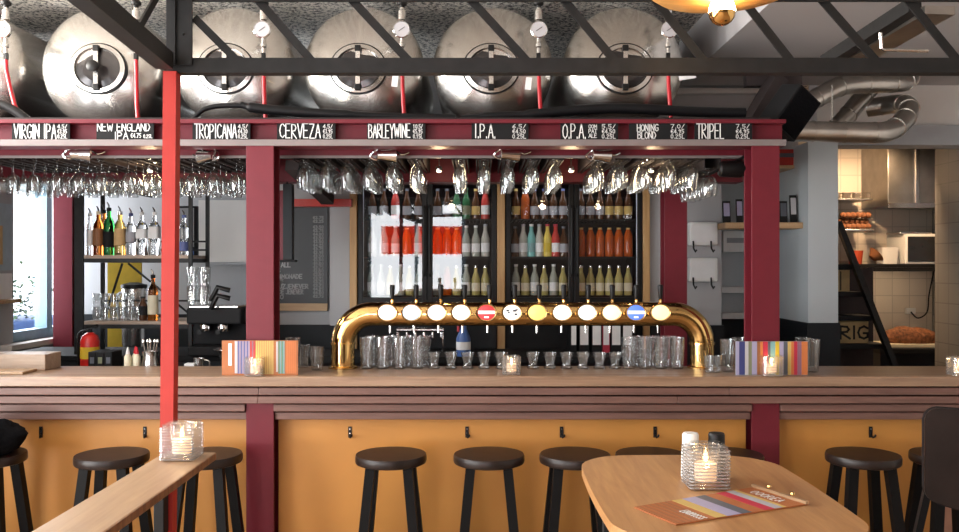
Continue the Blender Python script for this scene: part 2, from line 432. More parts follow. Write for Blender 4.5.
# left wall with a street window beside the bar and a row of big front windows
w = MB()
ys = [(-3.3, -2.6), (-1.5, -.9), (.25, .9), (2.05, 2.4), (3.2, 3.3), (4.62, 5.90), (7.3, 8.0)]
for a, b in ys: w.box(-3.35, -3.2, a, b, 0, CEIL)
w.box(-3.35, -3.2, 3.3, 4.62, 0, 2.46).box(-3.35, -3.2, 3.3, 4.62, 3.13, CEIL)
for a, b in ((-2.6, 3.2), (5.90, 7.3)):
    w.box(-3.35, -3.2, a, b, 0, .55 if a < 0 else 1.10); w.box(-3.35, -3.2, a, b, 2.85, CEIL)
wl = struct('wall_left', w, 'greywall')
w = MB()
w.box(-3.35, -3.0, -3.35, -3.2, 0, CEIL).box(-2.6, -1.95, -3.35, -3.2, 0, CEIL).box(-.25, 4.1, -3.35, -3.2, 0, CEIL)
for a, b in ((-3.0, -2.6), (-1.95, -.25)): w.box(a, b, -3.35, -3.2, 0, .6).box(a, b, -3.35, -3.2, 2.75, CEIL)
struct('wall_front', w, 'brickdark')
struct('wall_right', MB().box(4.0, 4.15, -3.3, 5.95, 0, CEIL), 'whitewall')
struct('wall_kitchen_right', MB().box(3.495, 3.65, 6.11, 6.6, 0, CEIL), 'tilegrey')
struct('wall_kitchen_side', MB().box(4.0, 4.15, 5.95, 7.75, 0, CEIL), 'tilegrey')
struct('wall_kitchen_back', MB().box(2.1, 4.0, 7.6, 7.75, 0, CEIL), 'tile')
struct('wall_back_left', MB().box(-3.2, -1.42, 6.8, 6.95, 0, CEIL), 'greywall')
struct('wall_back_middle', MB().box(-1.42, -.95, 5.95, 6.95, 0, 2.36), 'greywall')
struct('wall_back', MB().box(-.95, 2.14, 6.9, 7.05, 0, CEIL), 'greywall')
struct('wall_back_right', MB().box(1.17, 1.66, 5.9, 6.9, 0, 2.44), 'greywall')
struct('wall_niche', MB().box(1.66, 2.14, 6.4, 6.9, 0, 2.44), 'pillar')
struct('wall_pillar', MB().box(2.14, 2.335, 5.6, 6.9, 1.26, 2.44), 'pillar')
struct('trim_1', MB().box(2.13, 2.345, 5.59, 6.91, 0, 1.26), 'dado')
struct('wall_kitchen_left', MB().box(2.14, 2.335, 6.9, 7.6, 0, CEIL), 'tile')
struct('wall_lintel', MB().box(2.335, 4.0, 5.9, 6.1, PZ(145, 5.9), PZ(125, 5.9)), 'lintel')
struct('wall_upper_right', MB().box(2.335, 4.0, 5.95, 6.1, PZ(125, 5.9), CEIL), 'whitewall')
struct('wall_upper_niche', MB().box(1.17, 2.335, 6.3, 6.9, 2.44, CEIL), 'soffit')
# dado along the back of the bar
d = MB().box(-3.2, -1.42, 6.77, 6.8, 0, 1.25).box(-1.43, -.95, 5.92, 5.95, 0, 1.225).box(1.17, 1.67, 5.87, 5.9, 0, 1.225).box(1.66, 2.14, 6.37, 6.4, 0, 1.25)
struct('trim_2', d, 'dado')
fw = MB().box(-3.31, -3.25, 3.3, 4.62, 2.46, 2.50).box(-3.31, -3.25, 3.3, 4.62, 3.09, 3.13).box(-3.31, -3.25, 3.3, 3.35, 2.50, 3.09).box(-3.31, -3.25, 4.57, 4.62, 2.50, 3.09)
struct('window_4', fw, 'windowframe')
# oak jambs either side of the coolers
for i, (a, b) in enumerate(((349.5, 356.8), (497.2, 505), (643.2, 650))):
    struct('trim_%d' % (i + 3), MB().box(PX(a, 5.83), PX(b, 5.83), 5.83, 5.95, 0, 2.30, .004), 'oak')
struct('trim_6', MB().box(PX(330, 5.85), PX(349.5, 5.85), 5.85, 5.96, 1.225, 2.36), 'greywall')
# dropped box in the ceiling on the right
struct('ceiling_soffit', MB().box(1.38, 4.0, 2.0, 5.95, EYE + 1.25, CEIL), 'soffit')
struct('trim_7', MB().box(1.30, 2.2, 6.2, 6.26, PZ(93, 6.2), PZ(88, 6.2)), 'whitewall')
# dark deck added under the tanks, keeps that gap dark and shades the bar
struct('ceiling_added_deck', MB().box(-3.2, 1.5, 4.43, 6.1, 2.36, 2.395), 'deck')
# window beside the bar
w = MB()
w.box(-3.32, -3.23, 5.90, 5.96, 1.1, 2.85).box(-3.32, -3.23, 7.24, 7.3, 1.1, 2.85).box(-3.32, -3.23, 5.84, 7.24, 1.1, 1.17).box(-3.32, -3.23, 5.84, 7.24, 2.79, 2.85).box(-3.32, -3.23, 6.42, 6.5, 1.17, 2.79)
win = struct('window_1', w, 'windowframe')
p = MB().box(-3.285, -3.28, 5.84, 7.24, 1.17, 2.79).build('pane', 'pane', win)
struct('trim_8', MB().box(-3.24, -3.12, 5.74, 7.34, 1.06, 1.10, .005), 'whitewall')
# front windows behind the camera: frames and panes
for i, spec in enumerate((('front', -3.0, -2.6), ('front', -1.95, -.25), ('side', -2.6, -1.5), ('side', -.9, .25), ('side', .9, 2.05), ('side', 2.4, 3.2))):
    k, a, b = spec; w = MB(); n = 2 if b - a > 1.3 else 1
    def seg(u0, u1, z0, z1, t0=-3.31, t1=-3.25):
        (w.box(u0, u1, t0, t1, z0, z1) if k == 'front' else w.box(t0, t1, u0, u1, z0, z1))
    z0, z1 = (.6, 2.75) if k == 'front' else (.55, 2.85)
    seg(a, b, z0, z0 + .06); seg(a, b, z1 - .06, z1)
    for j in range(n + 1):
        u = a + (b - a - .06) * j / n; seg(u, u + .06, z0 + .06, z1 - .06)
    o = struct('window_%d' % (i + 5), w, 'windowframe')
# ---- outside the left window: planter and bush
pl = MB().box(-4.1, -3.6, 6.3, 7.6, 0, 1.20, .02).build('street_planter', 'blue', loc=(-3.85, 6.95, 0))
tag(pl, 'blue planter box outside the window on the left', 'planter')
b = MB()
for k in range(420):
    c = Vector((-3.85 + random.gauss(0, .11), 6.95 + random.gauss(0, .3), 1.20 + abs(random.gauss(0, .17))))
    a = random.uniform(0, 2 * PI); e = Vector((math.cos(a), math.sin(a), random.uniform(.2, 1))).normalized() * .06
    f = e.cross(Vector((0, 0, 1))).normalized() * .016
    v = [b.bm.verts.new(q) for q in (c, c + e * .5 + f, c + e, c + e * .5 - f)]
    b.bm.faces.new(v)
tag(b.build('bush', 'leaf', loc=(-3.85, 6.95, 1.20)), 'leafy green bush in the blue planter outside the left window', 'plant')
# ---- orange awning across the street side, seen only as a reflection in the cooler doors
m, nt, bs = new_mat('orange awning cloth'); bs.inputs['Base Color'].default_value = (.85, .13, .03, 1)
tr = nt.nodes.new('ShaderNodeBsdfTranslucent'); tr.inputs['Color'].default_value = (.95, .16, .04, 1)
mx = nt.nodes.new('ShaderNodeMixShader'); mx.inputs[0].default_value = .7
nt.links.new(bs.outputs[0], mx.inputs[1]); nt.links.new(tr.outputs[0], mx.inputs[2]); nt.links.new(mx.outputs[0], nt.nodes['Material Output'].inputs['Surface'])
M['awning'] = m
aw = MB().box(-1.75, -.30, -3.62, -3.60, 1.84, 2.34).build('street_canopy', 'awning', loc=(-1, -3.6, 1.84))
tag(aw, 'orange awning cloth hanging outside the front window, reflected in the left cooler', 'awning')

# ================================================================== steel frame of the bar
def h_col(name, xc, y0, z0, z1, w, dep, label, group='red steel columns of the bar'):
    t = .012
    o = MB().box(xc - w / 2, xc + w / 2, y0, y0 + t, z0, z1, .002).box(xc - w / 2, xc + w / 2, y0 + dep - t, y0 + dep, z0, z1, .002).box(xc - .005, xc + .005, y0 + t, y0 + dep - t, z0, z1)
    o = o.build(name, 'wine', loc=(xc, y0, z0)); tag(o, label, 'column', group); return o
COLX = (-1.0915, 1.423)
BT = 2.227
h_col('steel_column', COLX[0], 4.275, 0, BT, .138, .13, 'wine red steel column in the bar left of the brass tap tower')
h_col('steel_column', COLX[1], 4.275, 0, BT, .138, .13, 'dark red steel column in the bar right of the brass tap tower')
h_col('steel_column', -3.03, 6.25, 0, 2.36, .14, .13, 'wine red steel column beside the bright window at far left')
h_col('steel_column', 1.21, 5.3, 0, 2.36, .14, .13, 'dark red column behind the bar, between cooler and white wall boxes')
bx0, bx1 = -3.15, 1.525
beam = thing('steel_beam', 'long red steel beam carrying the chalk beer signs above the bar', 'beam', (0, 4.34, BT))
MB().box(bx0, bx1, 4.335, 4.347, BT + .034, BT + .114).build('web', 'wine', beam)
MB().box(bx0, bx1, 4.275, 4.41, BT + .114, BT + .133, .002).build('top_flange', 'wine', beam)
MB().box(bx0, bx1, 4.281, 4.41, BT, BT + .032, .002).build('bottom_flange', 'wine', beam)
MB().box(bx0, bx1, 4.274, 4.281, BT + .001, BT + .032).build('edge_strip', 'flange', beam)
o = MB().box(-3.15, 1.52, 4.52, 4.55, 2.20, 2.36, .002).build('rack_board', 'wine', loc=(0, 4.52, 2.2))
tag(o, 'dark red board under the loft just behind the sign beam', 'board')
MB().box(-3.15, 1.52, 4.512, 4.5195, 2.196, 2.210, .001).build('edge_strip', 'flange', o)
o = MB().box(-3.15, 1.60, 5.22, 5.36, 2.14, 2.28, .003).build('rear_beam', 'wine', loc=(0, 5.22, 2.14))
tag(o, 'red cross beam behind the hanging glasses in front of the coolers', 'beam')
o = MB().bar(P(352, 203, 5.7), P(283, 203, 5.7), .05, .05).build('red_rail', 'redlit', loc=P(318, 203, 5.7)); tag(o, 'bright red rail above the slate price board', 'rail')
o = MB().bar(P(292, 165, 4.9), P(328, 200, 5.5), .08, .06).build('mounting_brace', 'deck', loc=P(310, 180, 5.2)); tag(o, 'dark sloping brace above the slate price board', 'brace')

# near red post, shelf plank and black truss over the camera
o = MB().bar((-.869, 2.378, 0), (-.8505, 2.378, 2.165), .036, .036, (0, 1, 0)).build('red_post', 'postred', loc=(-.864, 2.378, 0)); tag(o, 'bright red square post standing at the end of the pale plank', 'post')
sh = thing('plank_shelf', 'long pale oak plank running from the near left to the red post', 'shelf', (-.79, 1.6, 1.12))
MB().box(-.861, -.722, .6, 2.354, 1.100, 1.12, .002).build('board', 'plank', sh)
MB().box(-.7219, -.7195, .6, 2.35, 1.101, 1.119).build('laminated_edge', 'laminate', sh)
MB().box(-.82, -.80, .75, 2.30, 1.06, 1.0995).build('rail', 'matblack', sh)
MB().box(-.879, -.851, 2.318, 2.354, 0, 1.0995, .002).build('leg', 'black', sh)  # black box added to darken the red post's lower front, no real leg
tr = thing('roof_truss', 'black iron lattice truss hanging across the room in front of the tanks', 'truss', (0, 2.38, 2.18))
TZ0, TZ1 = 2.163, 2.40
def angle(mb, p0, p1, w):
    mb.bar(p0, p1, w, .005).bar(Vector(p0) + Vector((0, w / 2, w / 2)), Vector(p1) + Vector((0, w / 2, w / 2)), .005, w)
mb = MB(); mb.box(-.86, 2.6, 2.37, 2.376, TZ0, TZ0 + .041).box(-.86, 2.6, 2.376, 2.412, TZ0, TZ0 + .006); mb.build('bottom_chord', 'iron', tr)
mb = MB(); mb.box(-.86, 2.6, 2.37, 2.376, TZ1 - .041, TZ1).box(-.86, 2.6, 2.376, 2.412, TZ1 - .006, TZ1); mb.build('top_chord', 'iron', tr)
mb = MB(); mb.box(-.862, -.79, 2.364, 2.370, TZ0 + .02, TZ1, .001); mb.box(-.84, -.834, 2.356, 2.364, TZ0 + .02, TZ1).cyl((-.815, 2.364, TZ0 + .105), (-.815, 2.358, TZ0 + .105), .004); mb.build('end_plate', 'iron', tr)
MB().bar((-.79, 2.383, TZ0 + .155), (-.655, 2.383, TZ0 + .02), .006, .022).build('diagonal', 'iron', tr)
for xt, xb in zip((258, 352, 471, 564, 655, 743, 822, 908, 992, 1078), (311, 408, 526, 614, 703, 790, 875, 957, 1043, 1130)):
    a, b = Vector((PX(xt, 2.383), 2.383, PZ(0, 2.383))), Vector((PX(xb, 2.383), 2.383, PZ(60, 2.383)))
    MB().bar(b + (a - b) * 1.10, b - (a - b) * .10, .006, .023).build('diagonal', 'iron', tr)
tr2 = thing('hanging_truss', 'black iron truss running towards the camera above the pale plank', 'truss', (-.85, 1.5, 2.18))
MB().bar((-.855, 2.335, TZ0 + .024), (-.69, .3, TZ0 + .024), .046, .046).build('bottom_chord', 'iron', tr2)
MB().bar((-.855, 2.335, TZ1 - .02), (-.69, .3, TZ1 - .02), .04, .04).build('top_chord', 'iron', tr2)
for k in range(6):
    y1 = 2.30 - k * .26
    MB().bar((-.855 + (2.335 - y1) * .081, y1, TZ1 - .03), (-.855 + (2.535 - y1) * .081, y1 - .2, TZ0 + .04), .006, .022).build('diagonal', 'iron', tr2)

# ================================================================== bar counter
bar = thing('bar_counter', 'long bar counter with oak top, stained slats and ochre front', 'bar', (0, 4.5, 0))
bl, brt = -3.1, 3.3
segs = [(bl, COLX[0] - .0705), (COLX[0] + .0705, COLX[1] - .0705), (COLX[1] + .0705, brt)]
top = MB()
top.box(bl, brt, 4.20, 4.27, 1.041, 1.09, .004)
for a, b in segs: top.box(a, b, 4.272, 4.64, 1.041, 1.09, .002)
for c in COLX: top.box(c - .0695, c + .0695, 4.41, 4.64, 1.041, 1.09)
top.build('countertop', 'counter', bar)
zs = [1.041 - .0445 * k for k in range(5)]
fy = [4.216, 4.232, 4.262, 4.290]
for k in range(4):
    for (a, b) in ([(bl, brt)] if k < 2 else segs):
        n = 3 if k < 2 else 1
        cuts = [a] + ([a + (b - a) * (j + random.uniform(-.25, .25)) / n for j in range(1, n)] if n > 1 else []) + [b]
        for u, v in zip(cuts, cuts[1:]):
            MB().box(u, v - .001, fy[k], fy[k] + .040 if k < 2 else 4.36, zs[k + 1] + .001, zs[k] - .008, .003).build('slat', 'slat', bar)
for a, b in (segs[0], segs[1], (segs[2][0], 2.305)):
    MB().box(a, b, 4.365, 4.39, .1, zs[4] - .001, .002).build('front_panel', 'orange', bar)
MB().box(2.31, brt, 4.365, 4.39, .1, zs[4] - .001, .002).build('front_panel', 'ply', bar)
MB().box(bl, brt, 4.415, 4.62, 0, .1).build('plinth', 'matblack', bar)
MB().box(bl, brt, 4.42, 4.63, .1, 1.039).build('carcass', 'deck', bar)
hooks = [41, 145, 350, 467, 561.5, 655, 870.5]
hl = ['beside the black jacket', 'left of the bright red post', 'just right of the middle red column', 'over the second middle stool', 'left of the oak table', 'just left of the white salt shaker', 'right of the right red column']
for x, t in zip(hooks, hl):
    h = thing('coat_hook', 'small black coat hook on the bar front, ' + t, 'hook', P(x, 432, 4.364), 'coat hooks under the bar')
    c = P(x, 432, 4.364)
    ML().box(-.009, .009, -.004, 0, -.028, .028, .001).build('plate', 'black', h)
    ML().tube([(0, -.004, -.018), (.004, -.02, -.024), (.010, -.028, -.018), (.013, -.03, -.008)], .005, 8).build('prong', 'black', h, smooth=True)
    ML().cyl((0, -.006, .016), (0, -.004, .016), .004, seg=8).cyl((0, -.006, -.006), (0, -.004, -.006), .004, seg=8).build('screw', 'chrome', h)
# ------------------------------------------------------------------ stools
st = thing('bar_stool', '', 'stool', (0, 0, 0), 'black wooden bar stools at the bar')
ML().lathe([(.155, .708), (.164, .712), (.167, .720), (.1665, .742), (.164, .748), (.163, .7505), (.12, .7505), (0.001, .749)], seg=40, cap1=True).build('seat', 'seatwood', st, smooth=True)
for a in (-1, 1):
    for b in (-1, 1):
        ML().bar((a * .085, b * .085, .708), (a * .152, b * .152, 0), .043, .043, (0, 1, 0)).build('leg', 'leg', st)
for z, r in ((.24, .128),):
    q = r
    for s_ in ((-1, -1, 1, -1), (1, 1, -1, 1)): ML().bar((s_[0] * q, s_[1] * q, z), (s_[2] * q, s_[3] * q, z), .02, .035).build('stretcher', 'leg', st)
    for s_ in ((-1, -1, -1, 1), (1, 1, 1, -1)): ML().bar((s_[0] * q, s_[1] * q, z + .08), (s_[2] * q, s_[3] * q, z + .08), .02, .035).build('stretcher', 'leg', st)
SY = 4.03
for x, t in ((-12, 'black bar stool at the far left edge with a dark jacket on it'), (112, 'black bar stool at the bar just left of the red post'), (206, 'black bar stool half hidden behind the end of the pale plank'),
             (391, 'black bar stool below the left leg of the brass tap tower'), (489, 'black bar stool in the middle, second right of the wine red column'), (575, 'black bar stool just left of the oak table, partly behind it'),
             (651, 'black bar stool hidden mostly behind the oak table, left of the shakers'), (727, 'black bar stool behind the oak table in front of the right red column'), (863, 'black bar stool standing free between oak table and padded chair'), (948, 'black bar stool hidden behind the padded chair at the right edge')):
    dup(st, (PX(x, SY), SY, 0), t)
j = MB(); j.sphere((0, 0, 0), 1, u=28, v=18)
from mathutils import noise
for v in j.bm.verts:
    n = noise.noise(v.co * 2.2) * .16 + noise.noise(v.co * 5) * .03
    v.co = Vector((v.co.x * .19 * (1 + n), v.co.y * .17 * (1 + n), max(-.06, v.co.z * .10 * (1 + 1.4 * n))))
jx = PX(-20, SY)
for v in j.bm.verts: v.co += Vector((jx, SY, .752 + .06))
tag(j.build('jacket', 'cloth', loc=(jx, SY, .752), smooth=True), 'black jacket heaped on the stool at the far left edge', 'jacket')

# ================================================================== chalk beer signs
signs = [(12, 70, [('VIRGIN IPA', .04, .76, .08, .84)], ['4.5/', '€3.95', '0.25L'], 'VIRGIN IPA'),
         (96.5, 154, [('NEW ENGLAND', .02, .93, .50, .46), ('IPA', .32, .55, .04, .40)], None, 'NEW ENGLAND IPA'),
         (192.5, 250.5, [('TROPICANA', .04, .76, .08, .84)], ['4.5/', '€4.30', '0.25L'], 'TROPICANA'),
         (277, 335.5, [('CERVEZA', .05, .74, .10, .82)], ['4.5/', '€3.95', '0.25L'], 'CERVEZA'),
         (367, 425.5, [('BARLEYWINE', .03, .74, .12, .80)], ['10.5/', '€5.95', '0.15L'], 'BARLEYWINE'),
         (471.5, 528.5, [('I.P.A.', .06, .42, .10, .80)], ['6.5/', '€4.50', '0.25L'], 'I.P.A.'),
         (560.5, 618, [('O.P.A.', .04, .44, .08, .84)], ['5.5/', '€4.50', '0.25L'], 'O.P.A.'),
         (629, 687, [('HONING', .14, .50, .50, .40), ('BLOND', .15, .46, .06, .40)], ['7.0/', '€4.95', '0.25L'], 'HONING BLOND'),
         (694.5, 752, [('TRIPEL', .04, .50, .08, .86)], ['7.5/', '€4.95', '0.25L'], 'TRIPEL')]
for x0, x1, words, price, name in signs:
    X0, X1 = PX(x0, 4.29), PX(x1, 4.29); W = X1 - X0; z0 = BT + .0325; H = .086
    s = thing('chalk_sign', 'black chalkboard beer sign reading %s on the red beam' % name, 'sign', ((X0 + X1) / 2, 4.288, z0), 'chalk beer signs on the beam')
    s.location.x += 0
    ML().box(-W / 2, W / 2, 0, .006, 0, H, .001).build('board', 'chalkboard', s)
    L = ML()
    for t, a, b, c, h in words: write(L, t, -W / 2 + a * W, c * H, (b - a) * W, h * H, -.0006, .0049 if h > .6 else .0038, jitter=.03)
    L.build('lettering', 'chalk', s); L = ML()
    if price:
        a = .72 if words[0][2] < .55 else max(.79, words[0][2] + .03)
        for k, t in enumerate(price): write(L, t, -W / 2 + a * W, (.66 - .29 * k) * H, (.95 - a) * W, .23 * H, -.0006, .0026)
        if name == 'O.P.A.':
            L.build('price_lettering', 'chalk', s); L = ML()
            for k, t in enumerate(('OOM', 'PAT', 'ALE')): write(L, t, -W / 2 + .49 * W, (.66 - .27 * k) * H, .14 * W, .22 * H, -.0006, .0026)
    else:
        write(L, '€4.75', -W / 2 + .60 * W, .12 * H, .18 * W, .25 * H, -.0006, .0028); write(L, '0.25L', -W / 2 + .82 * W, .10 * H, .15 * W, .2 * H, -.0006, .0026)
    L.build('price_lettering', 'chalk', s)
# ================================================================== serving tanks
TX = [-2.86, -2.10, -1.365, -.645, .075, .80]
TZc, TR = EYE + 1.105, .335
tlab = ['steel beer tank at the far left, cut by the picture edge', 'steel beer tank left of the red post, manhole with round black knob', 'steel beer tank just right of the red post above the middle column', 'steel beer tank third from the right, above the left cooler', 'steel beer tank above the I.P.A. sign, second from the right', 'steel beer tank at the right end of the row near the lamp']
def make_tank(t):
    prof = []
    for k in range(15):
        a = k / 14 * PI / 2
        prof.append((max(.001, TR * math.sin(a) ** .94), .15 * (1 - math.cos(a))))
    prof += [(TR, .25), (TR, 1.20), (TR * .8, 1.28), (.001, 1.32)]
    ML().lathe([(r, z) for r, z in prof], seg=72, axis='Y', cap0=False, cap1=False).build('shell', 'tank', t, smooth=True)
    mx = .03 if t.location.x < -1.9 and t.location.x > -2.5 else -.012; mz = -.034
    def oval(r, y): return [Vector((mx + r * 1.13 * math.cos(2 * PI * j / 48), y, mz + r * math.sin(2 * PI * j / 48))) for j in range(48)]
    ML().rings([oval(.133, .045), oval(.132, -.004), oval(.112, -.010), oval(.105, .004), oval(.105, .045)], closed=True).build('manhole_rim', 'steel', t, smooth=True)
    ML().rings([oval(.104, .03), oval(.104, .004), oval(.07, .0)], cap0=True, cap1=True).build('sight_glass', 'lens', t)
    b = ML().bar((mx, -.018, mz - .10), (mx, -.018, mz + .10), .024, .014, (0, -1, 0)).build('crossbar', 'steel', t)
    for e in (-1, 1): ML().box(mx - .016, mx + .016, -.028, .0, mz + e * .105 - .017, mz + e * .105 + .017, .003).build('clamp', 'black', b)
    ML().rings([oval(.139, .045), oval(.139, .002), oval(.130, .0), oval(.130, .045)], closed=True).build('gasket', 'black', t, smooth=True)
    for e in (.25, 1.1): ML().box(-.12, .12, e, e + .05, -.339, -.325).build('saddle', 'matblack', t)
for i, x in enumerate(TX):
    t = thing('beer_tank', tlab[i], 'tank', (x, 4.66, TZc), 'steel beer tanks above the bar')
    make_tank(t)
    if i == 1: ML().lathe([(.012, 0), (.012, -.02), (.03, -.022), (.032, -.045), (.022, -.052), (.001, -.053)], c=(.03, -.022, -.034), seg=20, axis='Y').build('knob', 'black', t, smooth=True)
# gauges, valves and red hoses in front of each tank
gx = [6, 136, 263.5, 402, 538.5, 668]
wh = ['the leftmost tank', 'the tank left of the red post', 'the tank just right of the red post', 'the tank above the left cooler', 'the tank above the I.P.A. sign', 'the rightmost tank']
for i, x in enumerate(gx):
    Y = 4.58; o = P(x, 70, Y)
    g = thing('gauge_valve', 'pressure gauge and valve fitting in front of ' + wh[i], 'gauge', o, 'gauges of the beer tanks')
    u = Y / FPX
    ML().lathe([(.010, 12 * u), (.010, 22 * u), (.016, 23 * u), (.016, 26 * u), (.011, 27 * u), (.011, 34 * u), (.017, 35 * u), (.017, 40 * u), (.009, 42 * u), (.009, 49 * u), (.021, 50 * u), (.021, 59 * u), (.012, 60 * u), (.012, 62 * u)], seg=16).build('pipe', 'steel', g, smooth=True)
    ML().lathe([(.012, 62 * u), (.014, 64 * u), (.026, 65 * u), (.028, 67.5 * u), (.020, 69 * u), (.016, 71 * u), (.022, 73 * u), (.001, 74 * u)], seg=14).build('knob', 'black', g, smooth=True)
    d = ML().lathe([(.044, -.012), (.046, -.03), (.041, -.034), (.041, -.031), (.001, -.031)], c=(0, -.004, 39 * u), seg=28, axis='Y').build('gauge_dial', 'chrome', g, smooth=True)
    ML().lathe([(.0405, -.0325), (.001, -.0325)], c=(0, -.004, 39 * u), seg=28, axis='Y', cap0=False).build('dial_face', 's_pale', d)
    ML().bar((-.015, -.0385, 39 * u - .01), (.018, -.0385, 39 * u + .012), .003, .001, (0, -1, 0)).build('needle', 'black', d)
    ML().box(-.011, .011, -.011, .011, 10 * u, 17 * u, .003).build('coupling', 'black', g)
    dx = (12 if i == 0 else 2) * u
    ML().tube([(0, 0, 11 * u), (.002, 0, 0), (dx * .3, 0, -15 * u), (dx * .8, -.01, -35 * u), (dx * 1.4, -.01, -51 * u)], .011, 10).build('hose', 'hose', g, smooth=True)
for i, (x, y, a) in enumerate(((395, 80, .1), (528.5, 83, .12), (686, 68, -.15))):
    o = P(x, y, 4.53)
    c = MB().box(-.016 if i < 2 else -.045, .016 if i < 2 else .045, -.0006, .0006, -.035 if i < 2 else -.06, .03, mat=Matrix.Translation(o) @ Matrix.Rotation(a, 4, 'Y')).build('hanging_tag', 'paper', loc=o)
    tag(c, 'white paper tag hanging by the gauge of ' + wh[i + 3], 'tag')
# insulated black hoses lying along the beam
def smooth_path(pts, n=8):
    out = []; q = [pts[0]] + list(pts) + [pts[-1]]
    for i in range(1, len(q) - 2):
        for k in range(n):
            t = k / n; a, b, c, d = (Vector(q[i + e]) for e in (-1, 0, 1, 2))
            out.append(.5 * ((2 * b) + (-a + c) * t + (2 * a - 5 * b + 4 * c - d) * t * t + (-a + 3 * b - 3 * c + d) * t ** 3))
    out.append(Vector(q[-2])); return out
pts = [P(x, y, 4.47) for x, y in ((193, 119), (203, 110), (218, 106), (240, 105.5), (247, 106))]
t = thing('black_hose', 'black hose with thick insulation over the TROPICANA and CERVEZA signs', 'hose', P(300, 115, 4.47))
MB().tube(smooth_path(pts), .013, 10).build('thin_hose', 'rubber', t, smooth=True)
pts = [P(x, y, 4.47) for x, y in ((241, 104.5), (255, 108), (290, 111.5), (340, 114.5), (400, 116.5), (455, 117.5))]
MB().tube(smooth_path(pts), [.017] * 6 + [.026] * 20 + [.018] * 15, 12).build('insulation', 'rubber', t, smooth=True)
pts = [P(x, y, 4.45) for x, y in ((461, 117.5), (485, 116), (530, 114.5), (565, 111), (610, 108.5), (650, 109.5), (700, 112), (745, 113))]
o = MB().tube(smooth_path(pts), [.012] * 8 + [.020] * 8 + [.027] * 41, 12).build('insulated_pipe', 'rubber', loc=P(600, 110, 4.45), smooth=True); tag(o, 'thick black insulated pipe lying over the O.P.A. and TRIPEL signs', 'pipe')
pts = [P(x, y, 4.46) for x, y in ((0, 104), (8, 107), (18, 113), (27, 120))]
o = MB().tube(smooth_path(pts), .024, 10).build('black_pipe', 'rubber', loc=P(10, 110, 4.46), smooth=True); tag(o, 'short black insulated pipe over the beam at the far left', 'pipe')
# dark speaker hung at the right end of the beam
R = Matrix.Translation(P(790, 112, 4.55)) @ Matrix.Rotation(math.radians(35), 4, 'Y') @ Matrix.Rotation(math.radians(20), 4, 'Z')
s = thing('loudspeaker', 'black loudspeaker box tilted at the right end of the sign beam', 'speaker', P(790, 112, 4.55))
MB().box(-.085, .085, -.07, .09, -.13, .12, .006, mat=R).build('cabinet', 'matblack', s)
MB().box(-.075, .075, -.076, -.0705, -.12, .11, .002, mat=R).build('grille', 'cloth', s)
o = MB().bar(P(752, 122, 4.80), P(778, 78, 4.85), .10, .08).bar(P(745, 80, 4.9), P(800, 78, 4.9), .06, .08).build('speaker_bracket', 'deck', loc=P(775, 90, 4.7)); tag(o, 'dark sloping bracket behind the black loudspeaker', 'bracket')
# ducts
def duct(name, pts, r, label, n=10):
    t = thing(name, label, 'duct', pts[0], 'steel ventilation ducts')
    path = smooth_path(pts, n)
    MB().tube(path, r, 24).build('pipe', 'ductmetal', t, smooth=True)
    acc = 0; nxt = .12; k = 0
    for a, b in zip(path, path[1:]):
        acc += (b - a).length
        if acc > nxt:
            d = (b - a).normalized()
            MB().cyl(b - d * .004, b + d * .004, r + .0035, seg=24).build('seam', 'ductmetal', t, smooth=True); nxt = acc + .17
def arc(pts): return pts
duct('ventilation_duct', [P(x, y, Y) for x, y, Y in ((790, 131, 5.0), (830, 132, 5.0), (862, 132.5, 5.0), (884, 132, 5.02), (899, 125, 5.12), (909, 111, 5.3), (904, 104, 5.5), (888, 105, 5.62), (868, 108, 5.7))], .060, 'steel duct with a bend, lowest of the pipes at the right')
duct('ventilation_duct', [P(x, y, Y) for x, y, Y in ((836, 127, 5.30), (846, 117, 5.32), (860, 100, 5.36), (872, 86, 5.4), (882, 76, 5.44))], .056, 'short sloping steel duct between the lower and upper ducts')
duct('ventilation_duct', [P(x, y, Y) for x, y, Y in ((800, 108, 5.1), (822, 95, 5.12), (842, 86, 5.16), (866, 83.5, 5.2), (890, 83, 5.24), (904, 82, 5.34), (910, 78, 5.5))], .058, 'upper steel duct just below the black truss at the right')
o = MB().tube([P(832, 85, 5.0), P(832, 126, 5.0)], .0022, 6).build('duct_wire', 'steel', loc=P(832, 100, 5.0)); tag(o, 'thin wire holding the lowest steel duct', 'wire')
o = MB().bar(P(850, 62, 3.6), P(940, 10, 3.0), .11, .03).build('cable_tray', 'ductmetal', loc=P(890, 40, 3.3)); tag(o, 'perforated steel cable tray rising to the upper right', 'tray')
o = MB().bar(P(826, 62, 3.62), P(915, 5, 3.02), .05, .05).build('ceiling_strut', 'iron', loc=P(870, 30, 3.3)); tag(o, 'black strut beside the steel cable tray', 'strut')
o = MB().tube([P(880.5, 33, 2.34), P(881.5, 48, 2.34), P(884, 50, 2.34), P(928, 51, 2.34)], .0045, 8).build('hanging_hook', 'steel', loc=P(881, 48, 2.34), smooth=True); tag(o, 'bent steel hook resting on the truss at the upper right', 'hook')

